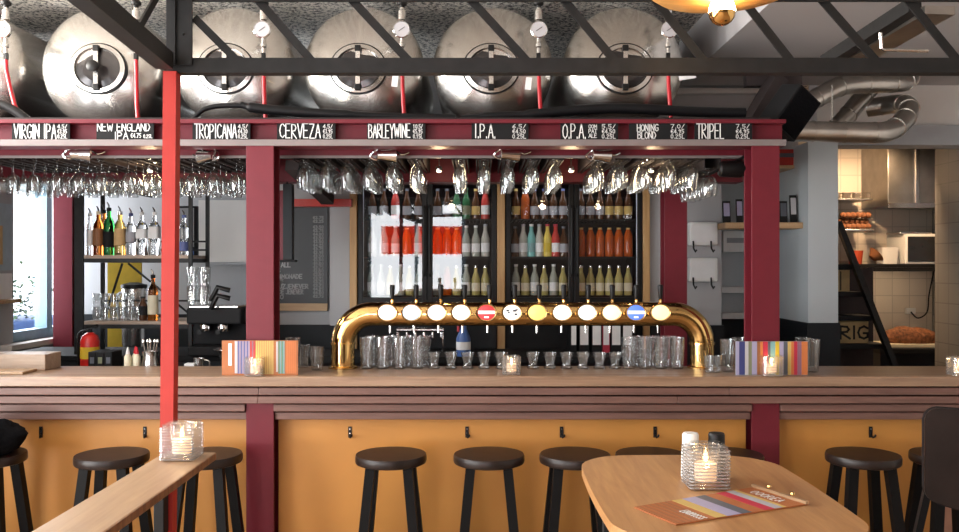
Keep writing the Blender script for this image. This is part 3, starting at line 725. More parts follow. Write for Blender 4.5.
# ================================================================== pendant lamp
LY = 2.05; lo = P(722, 12, LY)
lp = thing('pendant_lamp', 'pendant lamp with curved wooden shade and gold-tipped bulb at top right', 'lamp', lo)
prof = [(.172, .054), (.155, .042), (.10, .034), (.03, .032), (.03, .038), (.10, .040), (.153, .048), (.170, .059)]
ML().lathe(prof, seg=48, closed=True, cap0=False, cap1=False).build('shade', 'shadewood', lp, smooth=True)
pr = [(.001, -.032), (.012, -.0305), (.022, -.024), (.029, -.014), (.032, -.002)]
ML().lathe(pr, seg=28, cap0=False, cap1=False).build('bulb_tip', 'copper', lp, smooth=True)
ML().lathe([(.0318, -.0018), (.0305, .009), (.026, .022), (.0195, .036), (.0165, .048)], seg=28, cap0=False).build('bulb', 'bulb', lp, smooth=True)
ML().lathe([(.0185, .049), (.0185, .090), (.008, .093), (.003, .095)], seg=20).build('socket', 'brass', lp, smooth=True)
ML().cyl((0, 0, .095), (0, 0, CEIL - lo.z - .001), .0028, seg=8).build('cord', 'black', lp)

# ================================================================== brass tap tower
TY = 4.545
tt = thing('tap_tower', 'polished brass beer tap tower with twelve lit lenses on the bar', 'beer tap', (PX(521, TY), TY, 1.09))
zb = PZ(314, TY); xl, xr = PX(343, TY), PX(702, TY); r = .063; br = .155
pts = [(xl, TY, 1.09), (xl, TY, zb - br)]
for k in range(1, 13):
    a = k / 12 * PI / 2; pts.append((xl + br * (1 - math.cos(a)), TY, zb - br + br * math.sin(a)))
for k in range(13):
    a = k / 12 * PI / 2; pts.append((xr - br + br * math.sin(a), TY, zb - br + br * math.cos(a)))
pts += [(xr, TY, 1.09)]
MB().tube(pts, r, 40).build('pipe', 'brass', tt, smooth=True)
for x in (xl, xr):
    MB().lathe([(r + .002, 0), (.078, .001), (.078, .008), (r + .004, .014)], c=(x, TY, 1.0905), seg=32).build('foot_flange', 'brass', tt, smooth=True)
    MB().lathe([(r + .001, -.006), (r + .005, -.004), (r + .005, .004), (r + .001, .006)], c=(x, TY, zb - br), seg=32).build('collar', 'brass', tt, smooth=True)
lens = [(387, 'l_white'), (411.5, 'l_blue'), (436.5, 'l_white'), (461, 'l_white'), (486.5, 'l_red'), (512, 'l_white'), (537, 'l_yellow'), (562, 'l_white'), (587, 'l_cyan'), (611.5, 'l_cream'), (636, 'l_deep'), (660.5, 'l_yellow2')]
M['l_yellow2'] = glow('lit pale yellow tap lens', (1, .82, .42), 1.2)
yl = TY - r - .030
for i, (x, m) in enumerate(lens):
    c = Vector((PX(x, yl), yl, PZ(312.5, yl)))
    rim = MB().lathe([(.044, .024), (.053, .012), (.055, .002), (.0515, -.004), (.0465, -.003), (.0455, 0.001), (.001, .001)], c=c, seg=36, axis='Y', sy=.86).build('tap_badge', 'brassdark', tt, smooth=True)
    MB().lathe([(.0455, 0.0005), (.044, -.003), (.03, -.006), (.001, -.007)], c=c, seg=36, axis='Y', sy=.86, cap0=False).build('lit_lens', m, rim, smooth=True)
    if m in ('l_red', 'l_deep'):
        MB().box(c.x - .043, c.x + .043, c.y - .0085, c.y - .007, c.z - .007, c.z + .009, .0005).build('band', 'l_band', rim)
        MB().box(c.x - .012, c.x + .012, c.y - .0085, c.y - .007, c.z - .028, c.z - .020, .0005).build('band', 'l_band', rim)
    if i == 1: MB().box(c.x - .040, c.x + .040, c.y - .0085, c.y - .007, c.z - .006, c.z + .006, .0005).build('band', 'l_white', rim)
    if i == 5:
        L = MB()
        for a, b, d in ((.004, .004, .012), (.018, .010, .008), (-.030, .006, .010), (.012, -.014, .010), (-.024, -.004, .008)): L.box(c.x + a, c.x + a + d * 1.6, c.y - .0085, c.y - .0065, c.z + b, c.z + b + d, .001)
        L.build('print', 's_slate', rim)
    MB().tube([(c.x, c.y + .022, c.z), (c.x, TY - r + .01, c.z)], .012, 12).build('badge_stem', 'brass', rim)
    hx = c.x + .018
    if 0 < i or True:
        MB().tube([(hx, TY, zb + r - .004), (hx, TY, zb + r + .012), (hx, TY - .004, zb + r + .02)], .009, 10).build('tap_stem', 'brass', tt)
        MB().lathe([(.009, 0), (.0115, .01), (.0135, .045), (.015, .068), (.012, .076), (.001, .077)], c=(hx, TY - .004, zb + r + .016), seg=14).build('tap_handle', 'black', tt, smooth=True)
    MB().tube([(c.x + .006, TY, zb - r + .006), (c.x + .006, TY + .0, zb - r - .035)], [.0075, .006], 10).build('spout', 'chrome', tt, smooth=True)
# ================================================================== bar-top glassware
def tumbler_proto(h, r0, r1, facets=0):
    b = ML(); seg = 30
    out = [(.001, .0), (r0 * .92, 0), (r0, .004), (r0 + (r1 - r0) * .25, h * .25), (r0 + (r1 - r0) * .62, h * .6), (r1, h)]
    inn = [(r1 - .0025, h), (r0 + (r1 - r0) * .6 - .005, h * .6), (r0 - .007, .028), (.001, .024)]
    prof = out + inn; R = []
    for r, z in prof:
        row = []
        for k in range(seg):
            a = 2 * PI * k / seg; q = 1
            if facets and .006 < z < h * .75 and (r, z) in out: q = 1 - .08 * (k % 3 == 0)
            row.append(Vector((r * q * math.cos(a), r * q * math.sin(a), z)))
        R.append(row)
    b.rings(R, cap0=True, cap1=True); return b
def short_proto():
    b = ML()
    prof = [(.001, 0), (.031, 0), (.032, .006), (.024, .014), (.022, .03), (.029, .055), (.036, .085), (.0345, .085), (.0275, .055), (.0195, .03), (.018, .022), (.001, .02)]
    return b.lathe(prof, seg=24, cap0=True, cap1=True)
GZ = 1.09
tum = tumbler_proto(.165, .031, .040, 1).build('tall_tumbler', 'scuffed', smooth=False); tag(tum, '', 'glass')
sm = tumbler_proto(.12, .030, .037, 1).build('tumbler', 'scuffed', smooth=False); tag(sm, '', 'glass')
sho = short_proto().build('tasting_glass', 'scuffed', smooth=True); tag(sho, '', 'glass')
mini = tumbler_proto(.085, .02, .025, 1).build('shot_glass', 'scuffed', smooth=False); tag(mini, '', 'glass')
for k, x in enumerate((367, 383, 399.5, 417.5)):
    dup(tum, (PX(x, 4.53), 4.525, GZ), 'clear tall tumbler, %s from the tower\'s left leg, standing on the bar' % ORD[k + 1], 'tall tumblers by the left tap leg')
for k, x in enumerate((372, 390, 408, 424)):
    dup(tum, (PX(x, 4.61), 4.612, GZ), 'rear tall tumbler, %s in the row behind the left group on the bar' % ORD[k + 1], 'rear tall tumblers by the left tap leg')
for k, x in enumerate((628.5, 645, 661, 677)):
    dup(tum, (PX(x, 4.53), 4.525, GZ), 'clear tall tumbler, %s of four just left of the tower\'s right leg' % ORD[k + 1], 'tall tumblers by the right tap leg')
for k, x in enumerate((637, 653, 669)):
    dup(tum, (PX(x, 4.61), 4.612, GZ), 'rear tall tumbler, %s in the row behind the right group on the bar' % ORD[k + 1], 'rear tall tumblers by the right tap leg')
for k, x in enumerate((434, 451, 467.5, 484.2, 501, 533, 550, 566.5, 583, 599.5, 615)):
    dup(sho, (PX(x, 4.53), 4.53, GZ), 'small footed tasting glass, %s from the left under the brass pipe' % ORD[k + 1], 'tasting glasses under the brass pipe')
for x, y, pr, t in ((293, 4.5, tum, 'clear tall tumbler behind the right end of the orange striped menu'), (303, 4.58, sm, 'clear tumbler standing behind the tall one by the orange menu'), (317, 4.47, sm, 'clear upturned tumbler alone between orange menu and brass tower leg'),
                    (709, 4.36, mini, 'small shot glass just right of the brass tower\'s right leg'), (717, 4.36, mini, 'second small shot glass right of the brass tower\'s right leg'), (728, 4.40, tum, 'tall tumbler at the left end of the striped menus'),
                    (812, 4.40, tum, 'tall tumbler at the right end of the striped menus'), (803, 4.50, tum, 'tall tumbler second from the right behind the striped menus'), (740, 4.50, tum, 'tall tumbler behind the left end of the striped menus')):
    dup(pr, (PX(x, y), y, GZ), t, 'loose glasses on the bar')

# ------------------------------------------------------------------ candle holders
def candle(loc, label, s=1.0):
    t = thing('candle_holder', label, 'candle holder', loc, 'square ribbed glass candle holders')
    w, h = .049 * s, .105 * s; n = 12
    rings_ = [(w * .93, 0)]; sq = [1, ]
    for k in range(n):
        z0 = .004 * s + (h - .008 * s) * k / n; z1 = .004 * s + (h - .008 * s) * (k + 1) / n
        rings_ += [(w, z0 + .0008), (w, z0 + (z1 - z0) * .62), (w * .87, z0 + (z1 - z0) * .74), (w * .87, z1 - .0006)]; sq += [1] * 4
    rings_ += [(w * .96, h), (.034 * s, h), (.033 * s, h * .6), (.031 * s, .018 * s), (.001, .016 * s)]; sq += [1, 0, 0, 0, 0]
    ML().lathe(rings_, seg=32, sq=sq, cap0=True, cap1=True).build('ribbed_glass', 'cut', t)
    rb = ML()
    for k in range(n):
        z0 = .004 * s + (h - .008 * s) * k / n; dz = (h - .008 * s) / n
        rb.lathe([(w * 1.002, z0 + dz * .08), (w * 1.045, z0 + dz * .2), (w * 1.045, z0 + dz * .42), (w * 1.002, z0 + dz * .55)], seg=32, sq=[1] * 4, closed=True)
    rb.build('ribs', 'rib', t)
    ML().lathe([(.001, .0165 * s), (.027 * s, .0165 * s), (.027 * s, .058 * s), (.024 * s, .060 * s), (.001, .057 * s)], seg=20).build('candle', 'candle', t, smooth=True)
    ML().lathe([(.001, .0605 * s), (.006 * s, .066 * s), (.007 * s, .072 * s), (.004 * s, .083 * s), (.0005, .092 * s)], seg=12).build('flame', 'flame', t, smooth=True)
    ld = bpy.data.lights.new('candle_flame', 'POINT'); ld.energy = .22 * s; ld.color = (1, .62, .34); ld.shadow_soft_size = .006
    q = bpy.data.objects.new('candle_light', ld); col.objects.link(q); q.location = Vector(loc) + Vector((0, -.016 * s, .078 * s))
    return t
candle((PX(182, 2.28), 2.28, 1.12), 'ribbed square glass candle holder on the pale plank by the red post', .9)
candle((PX(705.5, 2.185), 2.185, EYE - .56), 'ribbed square glass candle holder lit on the oak table', 1.02)
candle((PX(255, 4.235), 4.24, GZ), 'small lit candle glass in front of the orange striped menu', .9)
candle((PX(511.5, 4.28), 4.28, GZ), 'small lit candle glass on the bar middle under the tap tower', .9)
candle((PX(771, 4.235), 4.235, GZ), 'lit candle glass in front of the striped menus at right', .98)
candle((PX(959, 4.24), 4.24, GZ), 'candle glass on the bar at the right picture edge', .9)

# ------------------------------------------------------------------ striped menus on the bar
def menu(loc, W, H, base, stripes, label, tilt, rz=0):
    t = thing('striped_menu', label, 'menu', loc)
    T = Matrix.Rotation(tilt, 4, 'X')
    ML().box(-W / 2, W / 2, 0, .003, 0, H, mat=T).build('board', base, t)
    for a, b, c, m in stripes:
        ML().box(-W / 2 + a * W, -W / 2 + b * W, -.0012, -.0001, c * H, H * (1 - c * .3), mat=T).build('stripe', m, t)
    return t
st1 = [(.30 + i * 0, .30, 0, 's_blue') for i in ()]
def fine(a, b, cols, n, lo):
    out = []; w = (b - a) / n
    for k in range(n): out.append((a + k * w, a + k * w + w * .72, lo, cols[k % len(cols)]))
    return out
sA = [(.085, .13, .28, 'paper')] + [(.17, .205, .06, 's_pale')] + fine(.21, .37, ['s_blue', 's_lilac'], 8, .05) + fine(.375, .44, ['s_red', 's_plum'], 3, .05) + fine(.45, .685, ['s_mustard'], 10, .03) + fine(.715, .745, ['s_pale'], 1, .1) + fine(.745, .83, ['s_green', 's_teal'], 4, .05) + fine(.85, .98, ['s_orange'], 5, .05)
menu((PX(260, 4.25), 4.248, GZ), 76 * 4.25 / FPX, .172, 'cr_orange', sA, 'orange menu card with coloured stripes leaning on the column', -.0)
cs = ['s_lilac', 's_navy', 's_pale', 's_olive', 's_lilac', 's_brown', 's_orange', 's_red', 's_slate', 's_teal', 's_yellow', 's_lilac', 's_slate', 's_mustard', 's_orange', 's_red', 's_plum', 's_orange']
sB = []
ws = [.05, .085, .05, .05, .075, .045, .04, .07, .04, .07, .06, .06, .06, .05, .04, .05, .06, .09]
x = 0; tot = sum(ws)
for c, w_ in zip(cs, ws):
    sB.append((x / tot, (x + w_) / tot - .002, .01, c)); x += w_
menu((PX(771.5, 4.255), 4.252, GZ), 72 * 4.25 / FPX, .167, 's_pale', sB, 'menu with many coloured stripes standing before the right column', 0)
# wooden box at the far left end of the bar
o = MB().box(PX(-30, 4.5), PX(50, 4.5), 4.45, 4.62, 1.0905, 1.172, .004).build('wooden_box', 'shelfwood', loc=(PX(10, 4.5), 4.5, 1.0905)); tag(o, 'low wooden box on the bar at the far left', 'box')
o = MB().box(PX(-20, 4.3), PX(26, 4.3), 4.27, 4.41, 1.0905, 1.104, .002).build('clipboard', 'plank', loc=(PX(0, 4.3), 4.3, 1.0905)); tag(o, 'pale wooden menu board lying flat on the bar, far left', 'menu')
# ================================================================== hanging stemware
HZ = EYE + .572
def stem_proto(stem, bowl, r):
    L = stem + bowl
    out = [(.001, 0), (.033, -.001), (.034, -.003), (.012, -.007), (.005, -.014), (.0045, -stem + .01), (.008, -stem), (r * .72, -stem - bowl * .16), (r, -stem - bowl * .45), (r * .97, -stem - bowl * .75), (r * .84, -L)]
    inn = [(r * .84 - .0018, -L), (r * .97 - .002, -stem - bowl * .75), (r - .002, -stem - bowl * .45), (r * .70 - .002, -stem - bowl * .19), (.001, -stem - bowl * .09)]
    return ML().lathe(out + inn, seg=20, cap0=True, cap1=True)
longg = stem_proto(.075, .095, .036).build('hanging_wine_glass', 'hung', smooth=True); tag(longg, '', 'glass')
short = stem_proto(.026, .128, .037).build('hanging_goblet', 'hung', smooth=True); tag(short, '', 'glass')
wide = stem_proto(.035, .115, .050).build('hanging_wide_goblet', 'hung', smooth=True); tag(wide, '', 'glass')
NEAR = 4.62
secs = [('long stemmed glass', longg, [236, 214, 192, 170, 149, 128, 101, 79, 57, 35, 13, -9], 'left of the middle red column', 'stemmed glasses hanging over the left of the bar', 5),
        ('upside-down beer goblet', short, [303, 325, 346, 369, 392, 416, 460, 484, 508, 532, 555], 'right of the middle red column', 'beer goblets hanging over the brass tap tower', 5),
        ('wide upside-down goblet', short, [692, 669, 645, 621, 598], 'left of the right red column', 'beer goblets hanging right of the halogen lamp', 5)]
POS = ['front', 'second', 'third', 'fourth', 'rear']
rails = []
for nm, pr, xs, where, grp, n in secs:
    for i, x in enumerate(xs):
        X = PX(x, NEAR); rails.append(X)
        for k in range(n):
            d = 0.108 if pr is longg else .095
            dup(pr, (X + random.uniform(-.003, .003), NEAR + k * d, HZ), '%s, %s in its row, %s hanging row %s' % (nm, POS[k], ORD[i + 1], where), grp)
            pr.rotation_euler = (0, 0, 0)
X0 = PX(713, NEAR)
for k in range(5):
    dup(wide, (X0 - .02, NEAR + .02 + k * .11, HZ - .045), 'wide goblet, %s in the low row nearest the right red column' % POS[k], 'wide goblets in the last hanging row')
rk = thing('glass_rack', 'dark rails under the loft that the glasses hang from', 'rack', (0, 4.85, 2.21))
for X in rails:
    for s_ in (-1, 1):
        MB().box(X + s_ * .022 - .006, X + s_ * .022 + .006, 4.556, 5.20, HZ - .012, HZ - .008).box(X + s_ * .040 - .003, X + s_ * .040 + .003, 4.556, 5.20, HZ - .012, 2.359).build('rail', 'deck', rk)
for s_ in (-1, 1):
    MB().box(X0 + s_ * .024 - .006 - .02, X0 + s_ * .024 + .006 - .02, 4.556, 5.20, HZ - .060, HZ - .0555).box(X0 + s_ * .043 - .003 - .02, X0 + s_ * .043 + .003 - .02, 4.556, 5.20, HZ - .060, 2.359).build('rail', 'deck', rk)
# chrome spotlights clamped below the beam
def spot(px, py, rz, label):
    o = P(px, py, 4.43); t = thing('spotlight', label, 'spotlight', o, 'chrome spotlights under the sign beam', rz)
    ML().tube(smooth_path([(0, .0, .045), (-.03, -.01, .02), (-.06, 0, -.012), (-.03, 0, -.03), (0, 0, -.01)]), .006, 8).build('arm', 'chrome', t, smooth=True)
    ML().lathe([(.012, -.05), (.026, -.045), (.030, -.01), (.038, .03), (.042, .05), (.036, .05), (.028, .01), (.001, .0)], c=(.02, 0, -.005), seg=20, axis='X', cap0=True).build('head', 'chrome', t, smooth=True)
    ML().tube(smooth_path([(.0, .01, -.01), (.05, .012, .03), (.10, 0, .0), (.14, -.005, .012)]), .0055, 8).build('cable', 'chrome', t, smooth=True)
    ML().box(-.012, .012, -.012, .012, .036, .058, .003).build('clamp', 'chrome', t)
for x, y, rz, t in ((76, 153, .3, 'over the glasses at far left'), (211, 155, 2.6, 'just left of the middle red column'), (382, 154, .2, 'below the BARLEYWINE sign'), (505, 153, .3, 'below the I.P.A. sign'), (596, 154, .4, 'below the O.P.A. sign')):
    spot(x, y, rz, 'small chrome clamp spotlight with curled cable, ' + t)
o = thing('black_spotlight', 'black spotlight and cable beside the top of the right red column', 'spotlight', P(728, 168, 4.46))
MB().lathe([(.03, -.06), (.04, -.05), (.045, .05), (.03, .09), (.012, .10)], c=P(730, 169, 4.43), seg=20, axis='X').build('head', 'black', o, smooth=True)
MB().tube(smooth_path([P(708, 175, 4.43), P(716, 171, 4.43), P(742, 158, 4.43), P(746, 154, 4.43)]), .008, 8).build('cable', 'black', o, smooth=True)
# halogen lamps under the loft
for x, y, t in ((150, 166, 'left, among the hanging glasses'), (571, 164, 'middle, between two goblet rows'), (439, 166, 'above the left cooler\'s right door'), (651, 166, 'at the right among the goblets')):
    Yh = 4.78; c = P(x, y, Yh); c.z = 2.160
    h = thing('halogen_lamp', 'small warm halogen lamp under the loft, ' + t, 'lamp', c, 'halogen lamps under the loft')
    ML().lathe([(.016, 0.022), (.020, 0.0), (.018, -.004), (.016, .004), (.001, .006)], seg=20).build('housing', 'chrome', h, smooth=True)
    ML().lathe([(.0155, .003), (.012, -.006), (.001, -.010)], seg=16, cap0=False).build('bulb', 'halogen', h, smooth=True)
    ML().cyl((0, 0, .022), (0, 0, 2.3595 - c.z), .003, seg=8).build('stem', 'chrome', h)
    ld = bpy.data.lights.new('halogen', 'POINT'); ld.energy = 2.8; ld.color = (1, .70, .42); ld.shadow_soft_size = .025
    lo_ = bpy.data.objects.new('halogen_light', ld); col.objects.link(lo_); lo_.location = (c.x, c.y, c.z - .05)

# ================================================================== coolers
CY = 5.85
def cooler(x0, x1, label):
    xc = (x0 + x1) / 2
    t = thing('bottle_cooler', label, 'fridge', (xc, 6.1, 0))
    zt = 2.235; zb_ = 1.36
    MB().box(x0, x0 + .02, CY + .04, 6.40, 0, zt).box(x1 - .02, x1, CY + .04, 6.40, 0, zt).box(x0 + .02, x1 - .02, 6.38, 6.40, 0, zt).box(x0 + .02, x1 - .02, CY + .04, 6.38, 2.205, zt).box(x0 + .02, x1 - .02, CY + .04, 6.38, 0, 1.425).box(x0, x1, CY, CY + .039, 0, zb_ - .004).box(xc - .012, xc + .012, CY + .045, CY + .06, 1.425, 2.205).build('cabinet', 'matblack', t)
    for k in range(2):
        a, b = (x0 + .002, xc - .002) if k == 0 else (xc + .002, x1 - .002); f = .034
        d = MB().box(a, a + f, CY, CY + .036, zb_, zt - .003, .003).box(b - f, b, CY, CY + .036, zb_, zt - .003, .003).box(a + f, b - f, CY, CY + .036, zb_, zb_ + .055).box(a + f, b - f, CY, CY + .036, zt - .048, zt - .003).build('door', 'black', t)
        MB().box(a + f, b - f, CY + .016, CY + .018, zb_ + .055, zt - .048).build('glass_pane', 'pane', d)
        hx = b - .017 if k == 0 else a + .017
        MB().tube([(hx, CY - .0, 1.56), (hx, CY - .03, 1.58), (hx, CY - .03, 2.02), (hx, CY, 2.04)], .007, 8).build('handle', 'iron', d, smooth=True)
    for z in (1.690, 1.950):
        s = MB().box(x0 + .022, x1 - .022, CY + .075, CY + .079, z - .008, z + .003).box(x0 + .022, x1 - .022, 6.36, 6.37, z - .01, z)
        for j in range(34):
            xx = x0 + .03 + (x1 - x0 - .06) * j / 33; s.box(xx - .0015, xx + .0015, CY + .079, 6.36, z - .003, z)
        s.build('shelf', 'iron', t)
    for xx in (x0 + .028, x1 - .028):
        MB().box(xx - .005, xx + .005, CY + .055, CY + .068, 1.46, 2.17, .002).build('light_strip', 'led', t)
    ld = bpy.data.lights.new('cooler_light', 'AREA'); ld.shape = 'RECTANGLE'; ld.size = x1 - x0 - .1; ld.size_y = .03; ld.energy = .9; ld.color = (.88, .94, 1)
    lo_ = bpy.data.objects.new('cooler_light', ld); col.objects.link(lo_); lo_.location = (xc, CY + .07, 2.19); lo_.rotation_euler = (math.radians(25), 0, 0)
    return t
LX0, LX1 = PX(357.5, CY), PX(497, CY); RX0, RX1 = PX(505.3, CY), PX(643, CY)
cooler(LX0, LX1, 'black two-door bottle cooler on the left, orange awning mirrored in its glass')
cooler(RX0, RX1, 'black two-door bottle cooler on the right with amber bottles')
def bottle(name, h, r, neck, mat, capm, labm, sh=.55, lz=(.14, .42)):
    b = ML().lathe([(.001, 0), (r * .95, .0), (r, .006), (r, h * sh), (r * .8, h * (sh + .1)), (neck * 1.1, h * (sh + .24)), (neck, h * .93), (neck, h * .97), (.001, h * .97)], seg=16).build(name, mat, smooth=True)
    tag(b, '', 'bottle')
    ML().lathe([(neck + .0015, h * .93), (neck + .002, h), (.001, h)], seg=12).build('cap', capm, b, smooth=True)
    if labm: ML().lathe([(r + .0006, h * lz[0]), (r + .0006, h * lz[1])], seg=20, cap0=False, cap1=False).build('label', labm, b, smooth=True)
    return b
M['palebeer'] = plain('pale lemon drink', (.46, .39, .14), .1)
M['amberb'] = plain('amber drink', (.42, .075, .008), .1)
M['brownb'] = plain('brown bottle', (.07, .028, .012), .08)
M['greenb'] = plain('green bottle', (.03, .12, .05), .08)
M['clearb'] = plain('pale clear bottle', (.36, .38, .33), .08)
M['tealb'] = plain('turquoise bottle', (.20, .50, .48), .15)
M['redb'] = plain('red drink', (.55, .06, .05), .12)
M['yellowb'] = plain('yellow drink', (.72, .56, .12), .12)
M['whiteb'] = plain('milky bottle', (.48, .47, .42), .2)
BZ = [1.427, 1.696, 1.956]
pb = {}
def proto(key, *a, **k): pb[key] = bottle(*a, **k)
proto('lemon', 'drink_bottle', .205, .029, .012, 'palebeer', 'steel', 'cream')
proto('clear', 'drink_bottle', .215, .029, .012, 'clearb', 'paper', 'paper')
proto('amber', 'drink_bottle', .20, .031, .013, 'amberb', 's_mustard', 'amberb', .7)
proto('brown', 'beer_bottle', .21, .029, .012, 'brownb', 's_slate', 's_grey')
proto('brownm', 'beer_bottle', .21, .029, .012, 'brownb', 's_mustard', 's_mustard')
proto('green', 'beer_bottle', .22, .029, .012, 'greenb', 's_green', 's_olive')
proto('blue', 'beer_bottle', .21, .030, .012, 'brownb', 's_blue', 's_grey')
proto('white', 'drink_bottle', .225, .030, .013, 'whiteb', 's_grey', 'paper')
proto('teal', 'drink_bottle', .225, .030, .013, 'tealb', 'paper', 's_teal')
proto('red', 'drink_bottle', .225, .030, .013, 'redb', 's_red', 'paper')
proto('yellow', 'drink_bottle', .225, .030, .013, 'yellowb', 's_red', 's_yellow')
desc = dict(lemon='pale lemon bottle', clear='clear pale bottle', amber='amber orange bottle', brown='dark brown bottle', brownm='brown gold-labelled bottle', green='dark green bottle', blue='blue-topped bottle', white='milky white bottle', teal='turquoise bottle', red='red bottle', yellow='yellow bottle')
SH = ['bottom', 'middle', 'top']
def fill(x0, x1, lvl, keys, side, door):
    n = len(keys)
    for i, k in enumerate(keys):
        x = x0 + (x1 - x0) * (i + .5) / n
        dup(pb[k], (x, CY + .135 + (.0 if lvl != 2 else .0), BZ[lvl]), '%s, %s from left on the %s shelf, %s cooler, %s door' % (desc[k], ORD[i + 1], SH[lvl], side, door), '%ss in the %s cooler' % (desc[k], side))
lm, rm = (LX0 + LX1) / 2, (RX0 + RX1) / 2
e = .045
fill(LX0 + e, lm - .03, 0, ['clear', 'clear', 'lemon', 'clear', 'lemon', 'clear'], 'left', 'left')
fill(LX0 + e, lm - .03, 1, ['white', 'white', 'clear', 'amber', 'white'], 'left', 'left')
fill(LX0 + e, lm - .03, 2, ['brown', 'brown', 'red', 'brown', 'brown'], 'left', 'left')
fill(lm + .03, LX1 - e, 0, ['clear', 'amber', 'lemon', 'clear', 'lemon', 'lemon'], 'left', 'right')
fill(lm + .03, LX1 - e, 1, ['amber', 'amber', 'amber', 'clear', 'clear', 'white'], 'left', 'right')
fill(lm + .03, LX1 - e, 2, ['brown', 'brown', 'green', 'green', 'brownm', 'red'], 'left', 'right')
fill(RX0 + e, rm - .03, 0, ['clear', 'lemon', 'clear', 'lemon', 'clear', 'lemon'], 'right', 'left')
fill(RX0 + e, rm - .03, 1, ['brown', 'white', 'teal', 'white', 'yellow', 'red', 'brown'], 'right', 'left')
fill(RX0 + e, rm - .03, 2, ['brownm', 'amber', 'blue', 'blue', 'blue', 'blue'], 'right', 'left')
fill(rm + .03, RX1 - e, 0, ['lemon'] * 6, 'right', 'right')
fill(rm + .03, RX1 - e, 1, ['amber'] * 6, 'right', 'right')
fill(rm + .03, RX1 - e, 2, ['brown', 'brown', 'brown', 'brownm', 'brownm', 'brownm'], 'right', 'right')

# ================================================================== under the tap tower: back counter, binders, spray bottle
bc = thing('back_counter', 'dark low worktop behind the bar below the coolers', 'counter', (0, 5.5, 0))
MB().box(-1.35, 1.13, 5.30, 5.82, 1.03, 1.07, .003).build('worktop', 'matblack', bc)
MB().box(-1.35, 1.13, 5.36, 5.82, 0, 1.029).build('cabinet', 'deck', bc)
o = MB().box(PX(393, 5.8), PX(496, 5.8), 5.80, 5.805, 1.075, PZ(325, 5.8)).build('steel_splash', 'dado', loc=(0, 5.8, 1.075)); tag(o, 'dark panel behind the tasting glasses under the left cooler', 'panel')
bx = [(571.5, 576, .25), (580, 588.5, .25), (592.5, 601, .25), (603.5, 609, .25), (612, 620.5, .25), (623, 632, .25)]
for i, (a, b, h) in enumerate(bx):
    Y = 5.55; x0, x1 = PX(a - .8, Y), PX(b + .8, Y); t = thing('ring_binder', '%s ring binder from left, with pale spine label, under the right cooler' % ORD[i + 1], 'binder', ((x0 + x1) / 2, Y, 1.0705), 'ring binders under the right cooler')
    w = (x1 - x0) / 2
    ML().box(-w, w, 0, .24, 0, .275, .002).build('cover', 's_red' if i == 3 else 'matblack', t)
    ML().box(-w * .82, w * .82, -.001, 0, .05, .255).build('spine_label', 'paper', t)
t = thing('spray_bottle', 'blue spray bottle with red nozzle behind the tasting glasses', 'bottle', (PX(463, 5.2), 5.35, 1.0705))
ML().lathe([(.001, 0), (.042, 0), (.045, .01), (.045, .11), (.02, .17), (.018, .20), (.001, .20)], seg=20).build('body', 'blue', t, smooth=True)
ML().box(-.05, .025, -.014, .014, .20, .245, .006).box(-.04, -.025, -.01, .01, .15, .20, .003).build('trigger', 'hose', t)
ML().lathe([(.0455, .04), (.0455, .09)], seg=24, cap0=False, cap1=False).build('label', 'paper', t)
t = thing('glass_rinser', 'row of chrome rinsing jets under the left half of the tap tower', 'rinser', (PX(418, 5.3), 5.5, PZ(330, 5.5)))
ML().tube([(-.15, 0, 0), (.15, 0, 0)], .016, 12).build('pipe', 'chrome', t, smooth=True)
for k in range(6): ML().cyl((-.14 + k * .055, 0, -.05), (-.14 + k * .055, 0, .014), .008, seg=8).build('jet', 'chrome', t)
ML().box(-.15, -.14, -.01, .01, PZ(330, 5.5) * -1 + 1.0705, 0).box(.14, .15, -.01, .01, PZ(330, 5.5) * -1 + 1.0705, 0).build('bracket', 'chrome', t)

# ================================================================== slate price board
sx0, sx1 = PX(270, 5.9), PX(327, 5.9); zt, zb2 = PZ(207, 5.9), PZ(311, 5.9)
sb = thing('price_board', 'slate price board with chalk drinks list behind the middle column', 'board', ((sx0 + sx1) / 2, 5.93, zb2))
MB().box(sx0, sx1, 5.925, 5.945, zb2, zt, .001).build('slate', 'slate', sb)
MB().box(sx0, sx1, 5.915, 5.9249, zb2, PZ(303.5, 5.9), .001).build('rail', 'oakx', sb)
L = MB(); u = 5.925 / FPX
rows = ['€3.75', '€3.25', '€3.50', '€3.75', '€4.00', '€3.50', '€3.50', '€4.25', '€3.75', '€3.95', '€3.50', '€3.50', '€4.00', '€3.75', '€2.50', '€3.50', '€3.95', '€3.75', '€3.75', '€4.25', '€4.00', '€3.75']
for k, t in enumerate(rows):
    y = 219 + k * 3.65 + (2 if k > 1 else 0); write(L, t, PX(313, 5.92), PZ(y, 5.92), 10.5 * u, 2.7 * u, 5.9243, .0042)
L.build('prices', 'chalkgrey', sb); L = MB()
for t, x0, x1, y in (('ALL', 281, 290, 267), ('S', 278, 280, 272.5), ('LIMONADE', 277, 302, 278.5), ('JONGE', 277, 283, 283.5), ('BUZJENEVER', 276, 308, 288.5), ('OUDE JENEVER', 274, 303, 294), ('CO', 277, 283, 299)):
    write(L, t, PX(x0, 5.92), PZ(y, 5.92), (x1 - x0) * u, 4.2 * u, 5.9243, .006)
L.build('drink_names', 'chalkgrey', sb)
o = MB().box(PX(279, 5.2), PX(284, 5.2), 5.2, 5.23, PZ(262, 5.2), PZ(186, 5.2), .002).build('frame_post', 'iron', loc=P(281, 262, 5.2)); 
fr = thing('hanging_screen', 'dark hanging frame right of the middle red column', 'frame', P(285, 262, 5.2))
bpy.data.objects.remove(o)
MB().box(PX(283.5, 5.2), PX(293, 5.2), 5.18, 5.24, PZ(260, 5.2), PZ(184, 5.2), .003).build('post', 'dado', fr)
